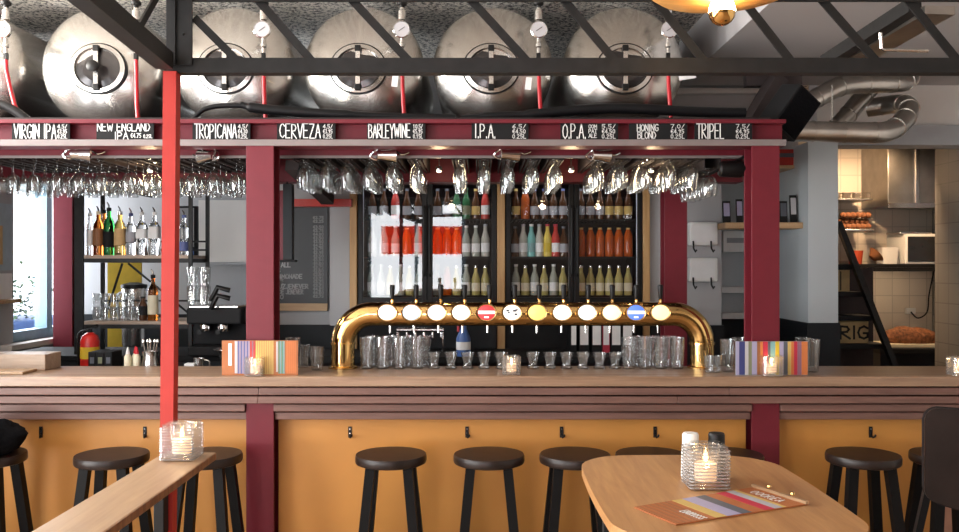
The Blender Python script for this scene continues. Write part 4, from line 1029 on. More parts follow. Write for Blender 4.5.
MB().box(PX(268, 5.2), PX(296, 5.2), 5.18, 5.24, PZ(262, 5.2), PZ(260, 5.2), .001).build('foot', 'matblack', fr)
MB().box(PX(268, 5.2), PX(284, 5.2), 5.22, 5.24, PZ(260, 5.2), PZ(190, 5.2)).build('panel', 'wine', fr)
MB().cyl(P(287, 184, 5.21), (PX(287, 5.2), 5.21, 2.14), .006, seg=8).build('hanger', 'matblack', fr)

# ================================================================== liquor shelf on the left
LYs = 5.45
xs0, xs1 = PX(84, LYs), PX(222, LYs)
zs1, zs2 = PZ(258.5, LYs), PZ(324.5, LYs)
ls = thing('bottle_shelf', 'black steel shelf with bottles and glasses left of the red post', 'shelf', ((xs0 + xs1) / 2, LYs, 0))
for x in (78.5, 190):
    for y in (LYs, LYs + .34):
        w_ = .055 if x < 100 and y == LYs else .022
        MB().box(PX(x, LYs) - w_ / 2, PX(x, LYs) + w_ / 2, y, y + .022, 1.0705, 2.12).build('upright', 'iron', ls)
for z, n in ((zs1, 'upper'), (zs2, 'lower')):
    xe = PX(190, LYs)
    MB().box(xs0, xe - .012, LYs, LYs + .36, z, z + .022, .002).build('board', 'shelfwood', ls)
    MB().box(xs0, xe - .012, LYs - .004, LYs + .364, z - .026, z - .0005).build('frame_rail', 'iron', ls)
MB().bar((xs0 + .14, LYs + .345, zs1 - .03), (xs0 + .55, LYs + .345, zs2 + .05), .012, .012).bar((xs0 + .10, LYs + .345, zs1 - .03), (xs0 - .02, LYs + .345, zs2 + .02), .012, .012).build('brace', 'iron', ls)
for z in (PZ(240, LYs), PZ(249, LYs), PZ(303, LYs)): MB().box(xs0 - .02, PX(190, LYs), LYs + .346, LYs + .356, z - .006, z + .006).build('rear_rail', 'iron', ls)
MB().box(PX(84, LYs), PX(200, LYs), LYs + .02, LYs + .05, 2.10, 2.14).bar((PX(120, LYs), LYs + .03, 2.12), (PX(165, LYs), LYs - .2, 2.06), .02, .03).build('top_rail', 'iron', ls)
def spirit(px, ph, r, neck, mat, labm, capm, label, lz=(.2, .55), sh=.58, spout=True, z=None, sq=0, Y=None):
    Y = Y or LYs + .07; h = ph * Y / FPX; z = z if z is not None else zs1 + .0225
    t = thing('spirit_bottle', label, 'bottle', (PX(px, Y), Y, z), 'spirit bottles on the steel shelf')
    pr = [(.001, 0), (r * .96, 0), (r, .005), (r, h * sh), (r * .82, h * (sh + .07)), (neck, h * (sh + .16)), (neck, h * .88), (.001, h * .88)]
    ML().lathe(pr, seg=24, sq=[0, sq, sq, sq, sq * .6, 0, 0, 0]).build('body', mat, t, smooth=True)
    if labm: ML().lathe([(r + .0008, h * lz[0]), (r + .0008, h * lz[1])], seg=24, sq=[sq, sq], cap0=False, cap1=False).build('label', labm, t, smooth=True)
    ML().lathe([(neck + .0015, h * .84), (neck + .002, h * .91), (.004, h * .915)], seg=14).build('cap', capm, t, smooth=True)
    if spout: ML().tube([(0, 0, h * .91), (0, 0, h * .95), (-.012, 0, h * 1.02)], [.006, .005, .003], 8).build('pour_spout', 'chrome', t, smooth=True)
    return t
spirit(90, 46, .020, .011, 'glass', 'paper', 'white', 'slim clear bottle with white label, leftmost on the steel shelf')
spirit(98.5, 48, .034, .013, 'amber', 's_brown', 'cream', 'amber whisky bottle on the steel shelf, second from left')
spirit(104, 50, .026, .012, 'amber', 'terracotta', 'matblack', 'amber bottle behind between whisky and green bottle', Y=LYs + .20)
spirit(109, 52, .036, .013, 'green', 'matblack', 'matblack', 'dark green bottle with black label on the steel shelf', lz=(.15, .45))
spirit(120, 48, .036, .014, 'gold', 'ochre', 'steel', 'golden spirit bottle between green and clear bottles')
spirit(131, 46, .032, .012, 'glass', 's_grey', 's_navy', 'clear bottle with grey-blue label left of the square bottles', lz=(.28, .5))
spirit(142, 47, .032, .012, 'glass', 'paper', 'white', 'square clear bottle, left of the two beside the red post', lz=(.35, .55), sq=.8)
spirit(154.5, 47, .032, .012, 'glass', 'paper', 'white', 'square clear bottle, right of the two beside the red post', lz=(.35, .6), sq=.8)
spirit(184, 44, .032, .012, 'glass', 's_blue', 's_blue', 'clear bottle with blue label right of the red post', lz=(.1, .3))
spirit(153, 50, .032, .013, 'amber', 'cream', 'matblack', 'cream-labelled bottle on the lower steel shelf by the red post', z=zs2 + .0225, lz=(.12, .5))
spirit(143, 26, .026, .012, 'brownb', 'matblack', 'matblack', 'small dark bottle on the lower steel shelf', z=zs2 + .0225, spout=False)
for i in range(12):
    r_, c_ = divmod(i, 6)
    dup(mini, (PX(96 + c_ * 8.4, LYs + .05 + .12 * r_), LYs + .06 + .11 * r_, zs2 + .0225), 'small clear glass, %s from left in the %s row on the lower steel shelf' % (ORD[c_ + 1], ('front', 'rear')[r_]), 'small glasses on the lower steel shelf')
for i in range(5):
    dup(mini, (PX(97 + i * 8.4, LYs + .12), LYs + .115, zs2 + .0225 + .0860), 'small clear glass, %s from left stacked on top on the lower steel shelf' % ORD[i + 1], 'stacked small glasses on the lower steel shelf')
# tall chrome jug outline behind, yellow panel
o = MB().box(PX(107.5, 6.2), PX(141, 6.2), 6.2, 6.22, 1.0, PZ(262, 6.2)).build('yellow_panel', 'yellow', loc=(PX(124, 6.2), 6.2, 1.0)); tag(o, 'yellow panel standing behind the steel bottle shelf', 'panel')
cb = thing('back_cabinet', 'dark back cabinet beneath the steel bottle shelf', 'cabinet', (PX(140, 5.7), 5.7, 0))
MB().box(-3.0, -1.5, 5.38, 5.95, 0, 1.04).build('body', 'dado', cb); MB().box(-3.02, -1.48, 5.36, 5.96, 1.04, 1.07, .002).build('worktop', 'matblack', cb)
t = thing('percolator', 'tall chrome coffee urn behind the lower steel shelf', 'urn', (PX(133, 5.98), 6.0, 1.0705))
ML().lathe([(.001, 0), (.075, 0), (.08, .02), (.08, .40), (.085, .405), (.001, .42)], seg=28).build('body', 'steel', t, smooth=True)
ML().tube(smooth_path([(-.075, 0, .38), (-.12, 0, .34), (-.10, 0, .16), (-.078, 0, .12)]), .009, 8).build('handle', 'white', t, smooth=True)
ML().tube(smooth_path([(.075, 0, .38), (.12, 0, .34), (.11, 0, .2), (.078, 0, .15)]), .009, 8).build('handle', 'white', t, smooth=True)
ML().lathe([(.086, .406), (.086, .43), (.03, .445), (.001, .445)], seg=24).build('lid', 'black', t, smooth=True)
# fire extinguisher
t = thing('fire_extinguisher', 'red fire extinguisher left below the steel bottle shelf', 'fire extinguisher', (PX(90, 5.2), 5.2, PZ(378, 5.2)))
ML().lathe([(.001, 0), (.052, 0), (.055, .01), (.055, .22), (.045, .255), (.02, .275), (.001, .276)], seg=28).build('cylinder', 'extred', t, smooth=True)
ML().lathe([(.0558, .12), (.0558, .19)], seg=28, cap0=False, cap1=False).build('label', 'yellow', t, smooth=True)
ML().tube([(0, 0, .276), (0, 0, .30)], .012, 10).bar((-.02, 0, .305), (.05, -.02, .32), .018, .012).build('valve', 'black', t)
ML().tube(smooth_path([(.0, -.02, .29), (-.05, -.03, .27), (-.062, -.02, .15), (-.06, -.01, .08)]), .008, 8).build('hose', 'black', t, smooth=True)
o = MB().box(PX(80, 5.2), PX(100, 5.2), 5.12, 5.3, 0, PZ(378, 5.2) - .0005).build('stand', 'matblack', loc=(PX(90, 5.2), 5.2, 0)); tag(o, 'black stand under the red fire extinguisher', 'stand')
# things along the low back counter on the left
lw = thing('low_counter', 'dark service counter just behind the bar on the left', 'counter', (-2, 4.9, 0))
MB().box(-2.45, -1.2, 4.70, 5.10, .96, 1.0, .002).build('worktop', 'matblack', lw); MB().box(-2.45, -1.2, 4.72, 5.10, 0, .959).build('body', 'deck', lw)
for i, (x, m) in enumerate(((96, 's_slate'), (104, 's_olive'), (112, 's_slate'))):
    o = MB().box(PX(x - 4, 4.9), PX(x + 3.6, 4.9), 4.85, 4.99, .99 + .0105, 1.145, .003).build('bar_caddy', 'matblack', loc=(PX(x, 4.9), 4.9, 1.0005)); tag(o, 'black bar caddy, %s from left below the steel shelf' % ORD[i + 1], 'caddy', 'black bar caddies')
    MB().box(PX(x - 2, 4.9), PX(x + 2, 4.9), 4.848, 4.8499, 1.08, 1.115).build('label', m, o)
for i, x in enumerate((130, 134.5, 139)):
    t = thing('sauce_bottle', 'cream squeeze bottle with red tip, %s from left by the red post' % ORD[i + 1], 'bottle', (PX(x, 4.85), 4.82 + .045 * (i % 2), 1.0005), 'squeeze bottles by the red post')
    ML().lathe([(.001, 0), (.019, 0), (.02, .01), (.02, .12), (.012, .135), (.001, .136)], seg=16).build('body', 'cream', t, smooth=True)
    ML().lathe([(.012, .136), (.011, .145), (.003, .175), (.001, .176)], seg=12).build('tip', 'hose' if i else 'white', t, smooth=True)
t = thing('steel_jug', 'steel milk jug full of spoons just left of the red post', 'jug', (PX(151, 4.85), 4.84, 1.0005))
ML().lathe([(.001, 0), (.045, 0), (.052, .02), (.048, .08), (.040, .12), (.044, .15), (.042, .15), (.037, .12), (.001, .1)], seg=28).build('body', 'steel', t, smooth=True)
for k in range(5): ML().tube([(-.02 + .01 * k, 0, .10), (-.04 + .02 * k, .01 * (k % 2), .20)], .004, 6).sphere((-.04 + .02 * k, .01 * (k % 2), .205), .009, 1, .5, 1.6, 8, 6).build('spoon', 'steel', t, smooth=True)
t = thing('milk_pitcher', 'small steel milk pitcher right of the red post', 'pitcher', (PX(199, 4.85), 4.85, 1.0005))
ML().lathe([(.001, 0), (.034, 0), (.036, .02), (.030, .08), (.032, .11), (.030, .11), (.028, .08), (.001, .06)], seg=24).build('body', 'steel', t, smooth=True)
ML().tube(smooth_path([(.03, 0, .10), (.058, 0, .09), (.055, 0, .04), (.034, 0, .03)]), .005, 8).build('handle', 'steel', t, smooth=True)
for k in range(2):
    o = MB().box(PX(184, 4.8), PX(194, 4.8), 4.80, 4.86, 1.0005 + .042 * k, 1.042 + .042 * k, .002).build('sugar_box', 'paper', loc=(PX(189, 4.8), 4.83, 1.0005 + .042 * k)); tag(o, 'white sugar box, %s of two right of the red post' % ('lower', 'upper')[k], 'box', 'white sugar boxes')
# espresso machine
em = thing('espresso_machine', 'black espresso machine between the red post and the middle column', 'coffee machine', (PX(212, 5.3), 5.3, 1.0705))
ML().box(-.16, .18, .02, .30, 0, .06, .01).box(-.16, .18, .14, .30, .06, .24, .01).box(-.16, .18, .0, .30, .20, .30, .012).build('body', 'matblack', em)
for x in (-.06, .05):
    p_ = ML().lathe([(.032, .0), (.034, .03), (.030, .045), (.001, .045)], c=(x, .06, .155), seg=20).build('group_head', 'chrome', em, smooth=True)
    ML().tube([(x, .03, .165), (x + .02, -.12, .16)], [.009, .014], 10).build('portafilter', 'black', p_, smooth=True)
for z in (.33, .38):
    ML().tube([(.0, -.02, z - .03), (.05, -.05, z + .05), (.12, -.03, z + .03)], .016, 10).build('lever', 'black', em, smooth=True)
ML().box(-.15, .15, .03, .28, .30, .312, .002).build('cup_rail', 'steel', em)
for z_ in range(2):
    for c_ in range(2):
        dup(sm, (PX(193 + c_ * 12.2, 5.39), 5.385, 1.0705 + .3125 + z_ * .1205), 'clear glass, %s from left in the %s tier on the espresso machine' % (ORD[c_ + 1], ('lower', 'upper')[z_]), 'glasses stacked on the espresso machine')
t = thing('steel_bowl', 'wide steel bowl behind the orange striped menu', 'bowl', (PX(231, 4.92), 4.92, 1.0005))
ML().lathe([(.001, 0), (.05, 0), (.055, .09), (.07, .13), (.10, .155), (.10, .158), (.068, .134), (.001, .10)], seg=32).build('body', 'steel', t, smooth=True)
o = MB().box(PX(172, 6.3), PX(197, 6.3), 6.30, 6.34, PZ(262, 6.3), PZ(206, 6.3), .003).build('wall_screen', 'matblack', loc=P(185, 262, 6.3)); tag(o, 'dark framed screen behind the glasses right of the red post', 'screen')
MB().box(PX(174, 6.3), PX(194, 6.3), 6.298, 6.2999, PZ(247, 6.3), PZ(208, 6.3)).build('panel', 'greywall', o)
MB().box(PX(187, 6.3), PX(194, 6.3), 6.296, 6.2979, PZ(257, 6.3), PZ(249, 6.3)).build('blue_panel', 'blue', o)
o = MB().bar((0, 0, -.04), (0, 0, .04), .02, .02); o.bm.free()
mr = thing('wall_mirror', 'large pale mirror panel on the rear wall beside the middle column', 'mirror', (PX(221, 6.75), 6.75, PZ(262, 6.75)))
MB().box(PX(198, 6.75), PX(250, 6.75), 6.76, 6.775, PZ(262, 6.75), PZ(200, 6.75), .002).build('panel', 'whitewall', mr)
MB().box(PX(196, 6.75), PX(250, 6.75), 6.75, 6.775, PZ(265, 6.75), PZ(262.2, 6.75), .002).build('rail', 'lintel', mr)

# posters on the left wall
for i, (y0, y1, z0, z1, m, t) in enumerate(((5.30, 5.88, 1.60, 2.05, 'bluegrey', 'pale blue poster on the left wall by the window'), (5.45, 5.76, 1.64, 1.90, 'ochre', 'ochre print over the pale blue poster at the left edge'), (5.3, 5.88, 1.40, 1.58, 'paper', 'white paper notice on the left wall below the blue poster'))):
    x = -3.2 + .004 + .004 * (i == 1)
    o = MB().box(-3.1995 if i != 1 else -3.1955, -3.196 if i != 1 else -3.193, y0, y1, z0, z1).build('art_print' if i == 1 else 'poster', m, loc=(-3.197, (y0 + y1) / 2, z0)); tag(o, t, 'poster')
o = MB().box(-3.199, -3.12, 5.25, 5.86, PZ(303.5, 5.7), PZ(301, 5.7) + .01, .002).build('wall_ledge', 'oakx', loc=(-3.12, 5.5, PZ(303.5, 5.7))); tag(o, 'narrow oak ledge on the left wall below the notices', 'ledge')

# ================================================================== right of the coolers
for i, (y0, y1, t) in enumerate(((222, 245.5, 'upper white wall box with two hooks left of the right column'), (257.5, 282, 'lower white wall box with two hooks left of the right column'))):
    Y = 5.83; x0, x1 = PX(689.5, Y), PX(718, Y); o = thing('wall_box', t, 'box', ((x0 + x1) / 2, 5.9, PZ(y1, Y)), 'white boxes on the grey wall'); h = (y1 - y0) * Y / FPX; w = (x1 - x0) / 2
    ML().box(-w, w, -.07, 0, 0, h, .012).build('cover', 'white', o)
    ML().box(-w * .8, w * .8, -.072, -.0702, h * .15, h * .85, .0005).build('front', 'paper', o)
    for xx in (-w * .75, w * .5): ML().tube([(xx, -.075, .03), (xx, -.085, -.02), (xx + .012, -.09, -.045), (xx + .02, -.085, -.03)], .006, 8).build('hook', 'black', o, smooth=True)
o = MB().box(PX(722, 5.75), 2.137, 5.68, 5.895, PZ(228.5, 5.7), PZ(222.5, 5.7), .002).build('wall_shelf', 'oakx', loc=(1.9, 5.8, PZ(228.5, 5.7)));
o['label'] = 'oak wall shelf behind the right red column'; o['category'] = 'shelf'
ztop = PZ(222.5, 5.7) + .0005
for i, (x, w, h, m) in enumerate(((727, 8, 22, 's_lilac'), (740, 7, 24, 's_lilac'), (784, 8, 22, 's_slate'), (794, 7, 28, 's_pale'))):
    Y = 5.74; t = thing('photo_frame', 'small black framed picture, %s from left on the oak wall shelf' % ORD[i + 1], 'frame', (PX(x, Y), Y, ztop), 'small frames on the oak shelf')
    W = w * Y / FPX / 2; H = h * Y / FPX
    T = Matrix.Rotation(-.1, 4, 'X')
    ML().box(-W, W, 0, .012, 0.001, H, .002, mat=T).build('frame', 'black', t); ML().box(-W * .75, W * .75, -.0012, 0, H * .3, H * .9, mat=T).build('picture', m, t)
t = thing('wall_mounted_dispenser', 'white paper dispenser under the oak shelf, left of the right column', 'dispenser', P(734, 252, 6.3))
c = P(734, 252, 6.3); MB().box(PX(722.5, 6.3), PX(747, 6.3), 6.28, 6.398, c.z, PZ(231, 6.3), .006).build('cover', 'white', t); MB().box(PX(726, 6.3), PX(745, 6.3), 6.277, 6.28, PZ(243, 6.3), PZ(238, 6.3)).build('slot', 'lintel', t)
for y, tx in ((290, 'upper'), (316, 'lower')):
    o = MB().box(PX(722, 6.3), PX(745, 6.3), 6.30, 6.398, PZ(y + 3, 6.3), PZ(y - 3, 6.3), .004).build('wall_bracket', 'white', loc=P(733, y, 6.35)); tag(o, '%s white bracket on the grey wall left of the right column' % tx, 'bracket')
pts = [P(x, y, 6.36) for x, y in ((789, 232), (787, 262), (790, 285), (786, 300), (785, 318), (788, 330))]
o = MB().tube(smooth_path(pts), .006, 8).build('wall_cable', 's_plum', loc=pts[0], smooth=True); tag(o, 'thin cable hanging down the niche wall right of the right column', 'cable')
t = thing('red_box', 'red and dark box on a small high shelf by the ducts', 'box', P(790, 166, 5.9)); MB().box(PX(776, 5.9), PX(799, 5.9), 5.86, 6.0, PZ(166, 5.9), PZ(150, 5.9), .003).build('case', 'redlit', t); MB().box(PX(776, 5.9), PX(799, 5.9), 5.855, 5.8595, PZ(158, 5.9), PZ(154, 5.9)).build('band', 's_slate', t)
o = MB().box(PX(774, 5.9), 2.139, 5.84, 6.398, PZ(169.5, 5.9), PZ(166.2, 5.9), .002).build('high_shelf', 'oakx', loc=P(790, 168, 5.9)); tag(o, 'small high oak shelf beside the right red column', 'shelf')

# ================================================================== kitchen beyond the opening
for i, x in enumerate((856, 906)):
    c = P(x, 147, 6.7); t = thing('kitchen_spot', '%s warm spotlight in the top of the kitchen opening' % ('left', 'right')[i], 'lamp', c, 'kitchen spotlights')
    ML().lathe([(.03, .05), (.034, 0), (.028, -.005), (.024, .01), (.001, .012)], seg=18).build('housing', 'chrome', t, smooth=True)
    ML().lathe([(.022, .009), (.015, 0), (.001, -.004)], seg=14, cap0=False).build('bulb', 'halogen', t, smooth=True)
    ML().cyl((0, 0, .05), (0, 0, CEIL - c.z - .001), .008, seg=8).build('rod', 'chrome', t)
    ld = bpy.data.lights.new('kitchen', 'SPOT'); ld.energy = 70; ld.color = (1, .66, .38); ld.shadow_soft_size = .03; ld.spot_size = math.radians(140); ld.spot_blend = .6
    lo_ = bpy.data.objects.new('kitchen_light', ld); col.objects.link(lo_); lo_.location = (c.x, c.y, c.z - .02); lo_.rotation_euler = (math.radians(38), 0, 0)
KY = 7.2
t = thing('extractor_hood', 'steel extractor hood on the kitchen wall', 'hood', P(915, 205, 7.3))
MB().box(PX(888, 7.1), 3.98, 7.1, 7.598, PZ(205, 7.1), PZ(142, 7.1), .003).build('shell', 'ductmetal', t)
MB().box(PX(915, 7.1), PX(919, 7.1), 7.085, 7.0995, PZ(203, 7.1), PZ(143, 7.1), .002).build('corner_strip', 'steel', t)
MB().box(PX(887, 7.1), 3.985, 7.07, 7.0845, PZ(208, 7.1), PZ(203, 7.1), .002).build('rim', 'steel', t)
z1 = PZ(264, 7.2)
o = MB().box(PX(856, 7.2), 3.985, 7.2, 7.598, z1 - .03, z1, .003).box(PX(856, 7.2), 3.985, 7.2, 7.215, z1 - .062, z1 - .0305).build('kitchen_shelf', 'matblack', loc=(3.5, 7.3, z1)); tag(o, 'dark kitchen shelf carrying the microwave', 'shelf')
sl = thing('strip_light', 'warm strip light under the kitchen shelf', 'lamp', (3.3, 7.35, z1 - .03))
MB().box(2.95, 3.75, 7.34, 7.37, z1 - .05, z1 - .0305, .003).build('housing', 'white', sl)
MB().box(2.97, 3.73, 7.345, 7.365, z1 - .0535, z1 - .0505).build('tube_rail', 'halogen', sl)
mw = thing('microwave', 'white microwave oven with black door on the kitchen shelf', 'microwave', (3.8, 7.3, z1))
mx0, mx1 = PX(905, 7.22), PX(937, 7.22)
MB().box(mx0, 3.98, 7.22, 7.55, z1 + .0005, PZ(234, 7.22), .006).build('case', 'white', mw); MB().box(mx0 + .022, 3.96, 7.214, 7.2199, z1 + .02, PZ(236.5, 7.22), .002).build('door', 'microdark', mw)
zm = PZ(234, 7.22)
o = MB().box(PX(897, 7.3), PX(928, 7.3), 7.25, 7.5, zm + .0005, zm + .022, .004).build('tray', 'steel', loc=(3.7, 7.4, zm)); tag(o, 'flat steel tray on top of the microwave', 'tray')
t = thing('plastic_tub', 'white plastic tub left of the microwave', 'tub', (PX(889, 7.3), 7.34, z1))
ML().lathe([(.001, .0005), (.065, .0005), (.076, .13), (.078, .14), (.073, .14), (.001, .12)], seg=28, sq=[0, .6, .6, .6, .6, 0]).build('body', 'white', t, smooth=True)
t = thing('red_pot', 'red ceramic pot on the kitchen shelf', 'pot', (PX(861, 7.25), 7.36, z1))
ML().lathe([(.001, .0005), (.05, .0005), (.062, .10), (.064, .115), (.058, .115), (.05, .02), (.001, .02)], seg=24).build('body', 'terracotta', t, smooth=True)
t = thing('tilted_bowl', 'brown bowl tipped on its side by the white tub', 'bowl', (PX(873, 7.25), 7.27, z1 + .005))
R = Matrix.Translation((0, 0, .045)) @ Matrix.Rotation(math.radians(50), 4, 'Y')
mb = ML().lathe([(.001, 0), (.03, 0), (.07, .05), (.072, .052), (.065, .05), (.028, .006), (.001, .006)], seg=24); bmesh.ops.transform(mb.bm, matrix=R, verts=mb.bm.verts[:]); mb.build('body', 's_brown', t, smooth=True)
# upper steel shelf and basket
z2 = PZ(198.5, 7.2)
t = thing('steel_shelf', 'small steel shelf high on the kitchen wall', 'shelf', (PX(852, 7.2), 7.3, z2))
MB().box(2.34, PX(873, 7.2), 7.2, 7.598, z2 - .012, z2, .002).build('board', 'steel', t)
MB().prism([(7.598, z2 - .013), (7.25, z2 - .013), (7.598, z2 - .10)], 2.9, 2.915, 'YZ').build('bracket', 'steel', t)
for i in range(4):
    o = MB().lathe([(.001, .0005), (.034, .0005), (.036, .06 + .0 * i), (.001, .06)], c=(PX(841, 7.25) + .085 * i, 7.35, z2), seg=18).build('jar', 'glass', loc=(PX(841, 7.25) + .085 * i, 7.35, z2), smooth=True); tag(o, 'glass jar, %s from left on the high steel shelf' % ORD[i + 1], 'jar', 'jars on the steel shelf')
z3 = PZ(229, 7.2)
o = MB().box(2.34, PX(874, 7.2), 7.2, 7.598, z3 - .02, z3, .003).build('bread_shelf', 'steel', loc=(2.9, 7.4, z3)); tag(o, 'small shelf under the brown rolls in the kitchen', 'shelf')
for i in range(18):
    r_, c_ = divmod(i, 6); cx = PX(843 + c_ * 5, 7.3); o = MB().sphere((cx, 7.3 + .05 * (r_ % 2), z3 + .026 + r_ * .048), .027, 1.0, 1.2, .95, 12, 8).build('bread_roll', 'food', loc=(cx, 7.3, z3 + r_ * .048), smooth=True); tag(o, 'brown bread roll, %s from left in the %s layer of the pile' % (ORD[c_ + 1], ('bottom', 'middle', 'top')[r_]), 'bread', 'bread rolls piled on the kitchen shelf')
# worktop, tray of food, socket
z4 = PZ(349, 7.0)
kc = thing('kitchen_counter', 'dark kitchen worktop along the tiled wall', 'counter', (3.4, 7.3, 0))
MB().box(PX(880, 7.0), 3.985, 7.0, 7.598, z4 - .04, z4, .002).build('worktop', 'matblack', kc); MB().box(PX(882, 7.0), 3.98, 7.03, 7.598, 0, z4 - .041).build('cabinet', 'dado', kc)
mb = MB(); x0 = PX(886, 7.1); x1 = 3.90
mb.box(x0, x1, 7.1, 7.4, z4 + .0005, z4 + .03, .004)
t = thing('food_tray', 'tray of browned food on the kitchen worktop', 'tray', ((x0 + x1) / 2, 7.2, z4)); mb.build('tray', 'cream', t)
g = bmesh.new(); mb = MB()
mb.sphere(((x0 + x1) / 2, 7.24, z4 + .07), 1, (x1 - x0) / 2 * .95, .12, .10, 28, 14)
for v in mb.bm.verts: v.co += Vector((0, 0, noise.noise(v.co * 14) * .03))
for v in mb.bm.verts: v.co.z = max(v.co.z, z4 + .031)
mb.build('food', 'food', t, smooth=True)
t = thing('wall_socket', 'white wall socket with black cable under the kitchen shelf', 'socket', P(911, 311, 7.59))
MB().box(PX(906, 7.57), PX(916, 7.57), 7.57, 7.599, PZ(314, 7.57), PZ(308, 7.57), .004).build('plate', 'white', t)
MB().tube(smooth_path([P(x, y, 7.56) for x, y in ((911, 312), (918, 318), (927, 312), (929, 295), (933, 275), (935, 265))]), .006, 8).build('cable', 'black', t, smooth=True)
# stair with boxes behind the pillar
sy = 6.35
s_ = thing('steep_stair', 'steep dark stair in the kitchen opening', 'stair', P(866, 362, sy))
MB().bar(P(838, 222, sy), P(897, 372, sy - .02), .04, .05, (0, -1, 0)).build('stringer', 'iron', s_)
for y, xe in ((267, 855), (294.5, 865), (318.5, 876), (347, 889)):
    MB().box(2.34, PX(xe, sy), sy + .03, sy + .30, PZ(y + 2.5, sy), PZ(y - 2.5, sy), .002).build('tread', 'matblack', s_)
MB().box(2.34, PX(892, sy), sy + .301, sy + .32, .2, PZ(268, sy)).build('backing', 'deck', s_)
def crate(x0, x1, yb, yt, label, text=None):
    z0 = PZ(yb, sy) + .0; t = thing('wooden_crate', label, 'crate', ((PX(x0, sy) + PX(x1, sy)) / 2, sy + .1, z0))
    X0, X1, z1_ = PX(x0, sy), PX(x1, sy), PZ(yt, sy); Y0 = sy + .09
    MB().box(X0, X1, Y0, sy + .28, z0 + .0005, z1_, .003).build('case', 'crate', t)
    if text:
        L = MB(); write(L, text, PX(840.5, Y0), z0 + (z1_ - z0) * .22, 27 * Y0 / FPX, (z1_ - z0) * .55, Y0 - .001, .016); L.build('lettering', 'black', t)
    else: MB().box((X0 + X1) / 2 - .004, (X0 + X1) / 2 + .004, Y0 - .003, Y0 - .0005, z0 + .01, z1_ - .01).build('strap', 'black', t)
crate(836.5, 874, 344.5, 322, 'yellowish wooden crate lettered RIG on the lower stair tread', 'RIG')
crate(836.5, 855, 292, 270, 'small yellowish crate on the upper stair tread')

# ================================================================== table, shakers, menu board, chair
TZ = EYE - .56
def squircle(x0, x1, y0, y1, r, bulge=.012, n=10):
    pts = []
    for cx, cy, a0 in ((x1 - r, y1 - r, 0), (x0 + r, y1 - r, PI / 2), (x0 + r, y0 + r, PI), (x1 - r, y0 + r, 3 * PI / 2)):
        for k in range(n + 1):
            a = a0 + PI / 2 * k / n; pts.append((cx + r * math.cos(a), cy + r * math.sin(a)))
    xc, yc, hw, hh = (x0 + x1) / 2, (y0 + y1) / 2, (x1 - x0) / 2, (y1 - y0) / 2
    out = []
    for (a, b), (c, d) in zip(pts, pts[1:] + pts[:1]):
        L = math.hypot(c - a, d - b); m = 8 if L > r else 1
        for k in range(m): out.append((a + (c - a) * k / m, b + (d - b) * k / m))
    return [(x + (x - xc) / hw * bulge * (1 - ((y - yc) / hh) ** 2), y + (y - yc) / hh * bulge * 1.6 * (1 - ((x - xc) / hw) ** 2)) for x, y in out]
tb = thing('bar_table', 'high oak table with rounded corners at the right front', 'table', (.56, 2.15, 0))
poly = squircle(.292, .838, 1.76, 2.53, .13)
MB().prism(poly, TZ - .024, TZ, 'XY', .005).build('tabletop', 'table', tb)
for a in (.36, .77):
    for b_ in (1.86, 2.36): MB().bar((a, b_, TZ - .025), (a + (.02 if a > .5 else -.02), b_ + (.03 if b_ > 2 else -.03), 0), .035, .035, (0, 1, 0)).build('leg', 'matblack', tb)
MB().box(.37, .76, 1.875, 1.895, TZ - .075, TZ - .0245).box(.37, .76, 2.325, 2.345, TZ - .075, TZ - .0245).build('apron', 'matblack', tb)
for x, m, t in ((690.5, 'white', 'white salt shaker behind the candle on the oak table'), (716.5, 'black', 'black pepper shaker behind the candle on the oak table')):
    Y = 2.262; s = thing('shaker', t, 'shaker', (PX(x, Y), Y, TZ + .0003), 'salt and pepper on the oak table')
    ML().lathe([(.001, 0), (.023, 0), (.025, .006), (.0235, .07), (.021, .092), (.001, .092)], seg=24).build('body', m, s, smooth=True)
    ML().lathe([(.0215, .0925), (.0215, .116), (.019, .121), (.001, .122)], seg=24).build('cap', m, s, smooth=True)
# menu board on the table: near edge and far edge traced in plan
def T2(px, py): Y = (EYE - TZ - .004) * FPX / (py - 266); return Vector((PX(px, Y), Y))
A, B, C, D = T2(634, 506.5), T2(676, 524), T2(808, 503.5), T2(755, 486.5)
mc = (A + B + C + D) / 4
t = thing('menu_board', 'striped menu on a clip board lying on the oak table', 'menu', (mc.x, mc.y, TZ + .0005))
def quad(u0, u1, v0, v1, z0, z1, name, m, par):
    def pt(u, v): p = (A * (1 - u) + D * u) * (1 - v) + (B * (1 - u) + C * u) * v; return (p.x - mc.x, p.y - mc.y)
    return ML().prism([pt(u0, v0), pt(u1, v0), pt(u1, v1), pt(u0, v1)], z0, z1).build(name, m, par)
quad(0, 1, 0, 1, 0, .003, 'board', 'cr_orange', t)
for u0, u1, m in ((.29, .37, 's_mustard'), (.375, .48, 's_lilac'), (.48, .56, 's_slate'), (.66, .735, 's_red'), (.735, .80, 's_grey'), (.80, .83, 's_mustard')): quad(u0, u1, .01, .99, .0031, .0036, 'stripe', m, t)
for k in range(6): quad(.02 + k * .042, .032 + k * .042, .01, .99, .0031, .0036, 'stripe', 's_brown', t)
quad(.975, 1.0, -.02, 1.02, .0031, .010, 'clip_bar', 'plank', t)
for v in (.28, .72):
    p = (A * 0 + D) * (1 - v) + C * v - mc; ML().lathe([(.004, .0105), (.004, .014), (.0065, .0145), (.006, .0185), (.001, .0195)], c=(p.x, p.y, 0), seg=14).build('screw', 'brass', t, smooth=True)
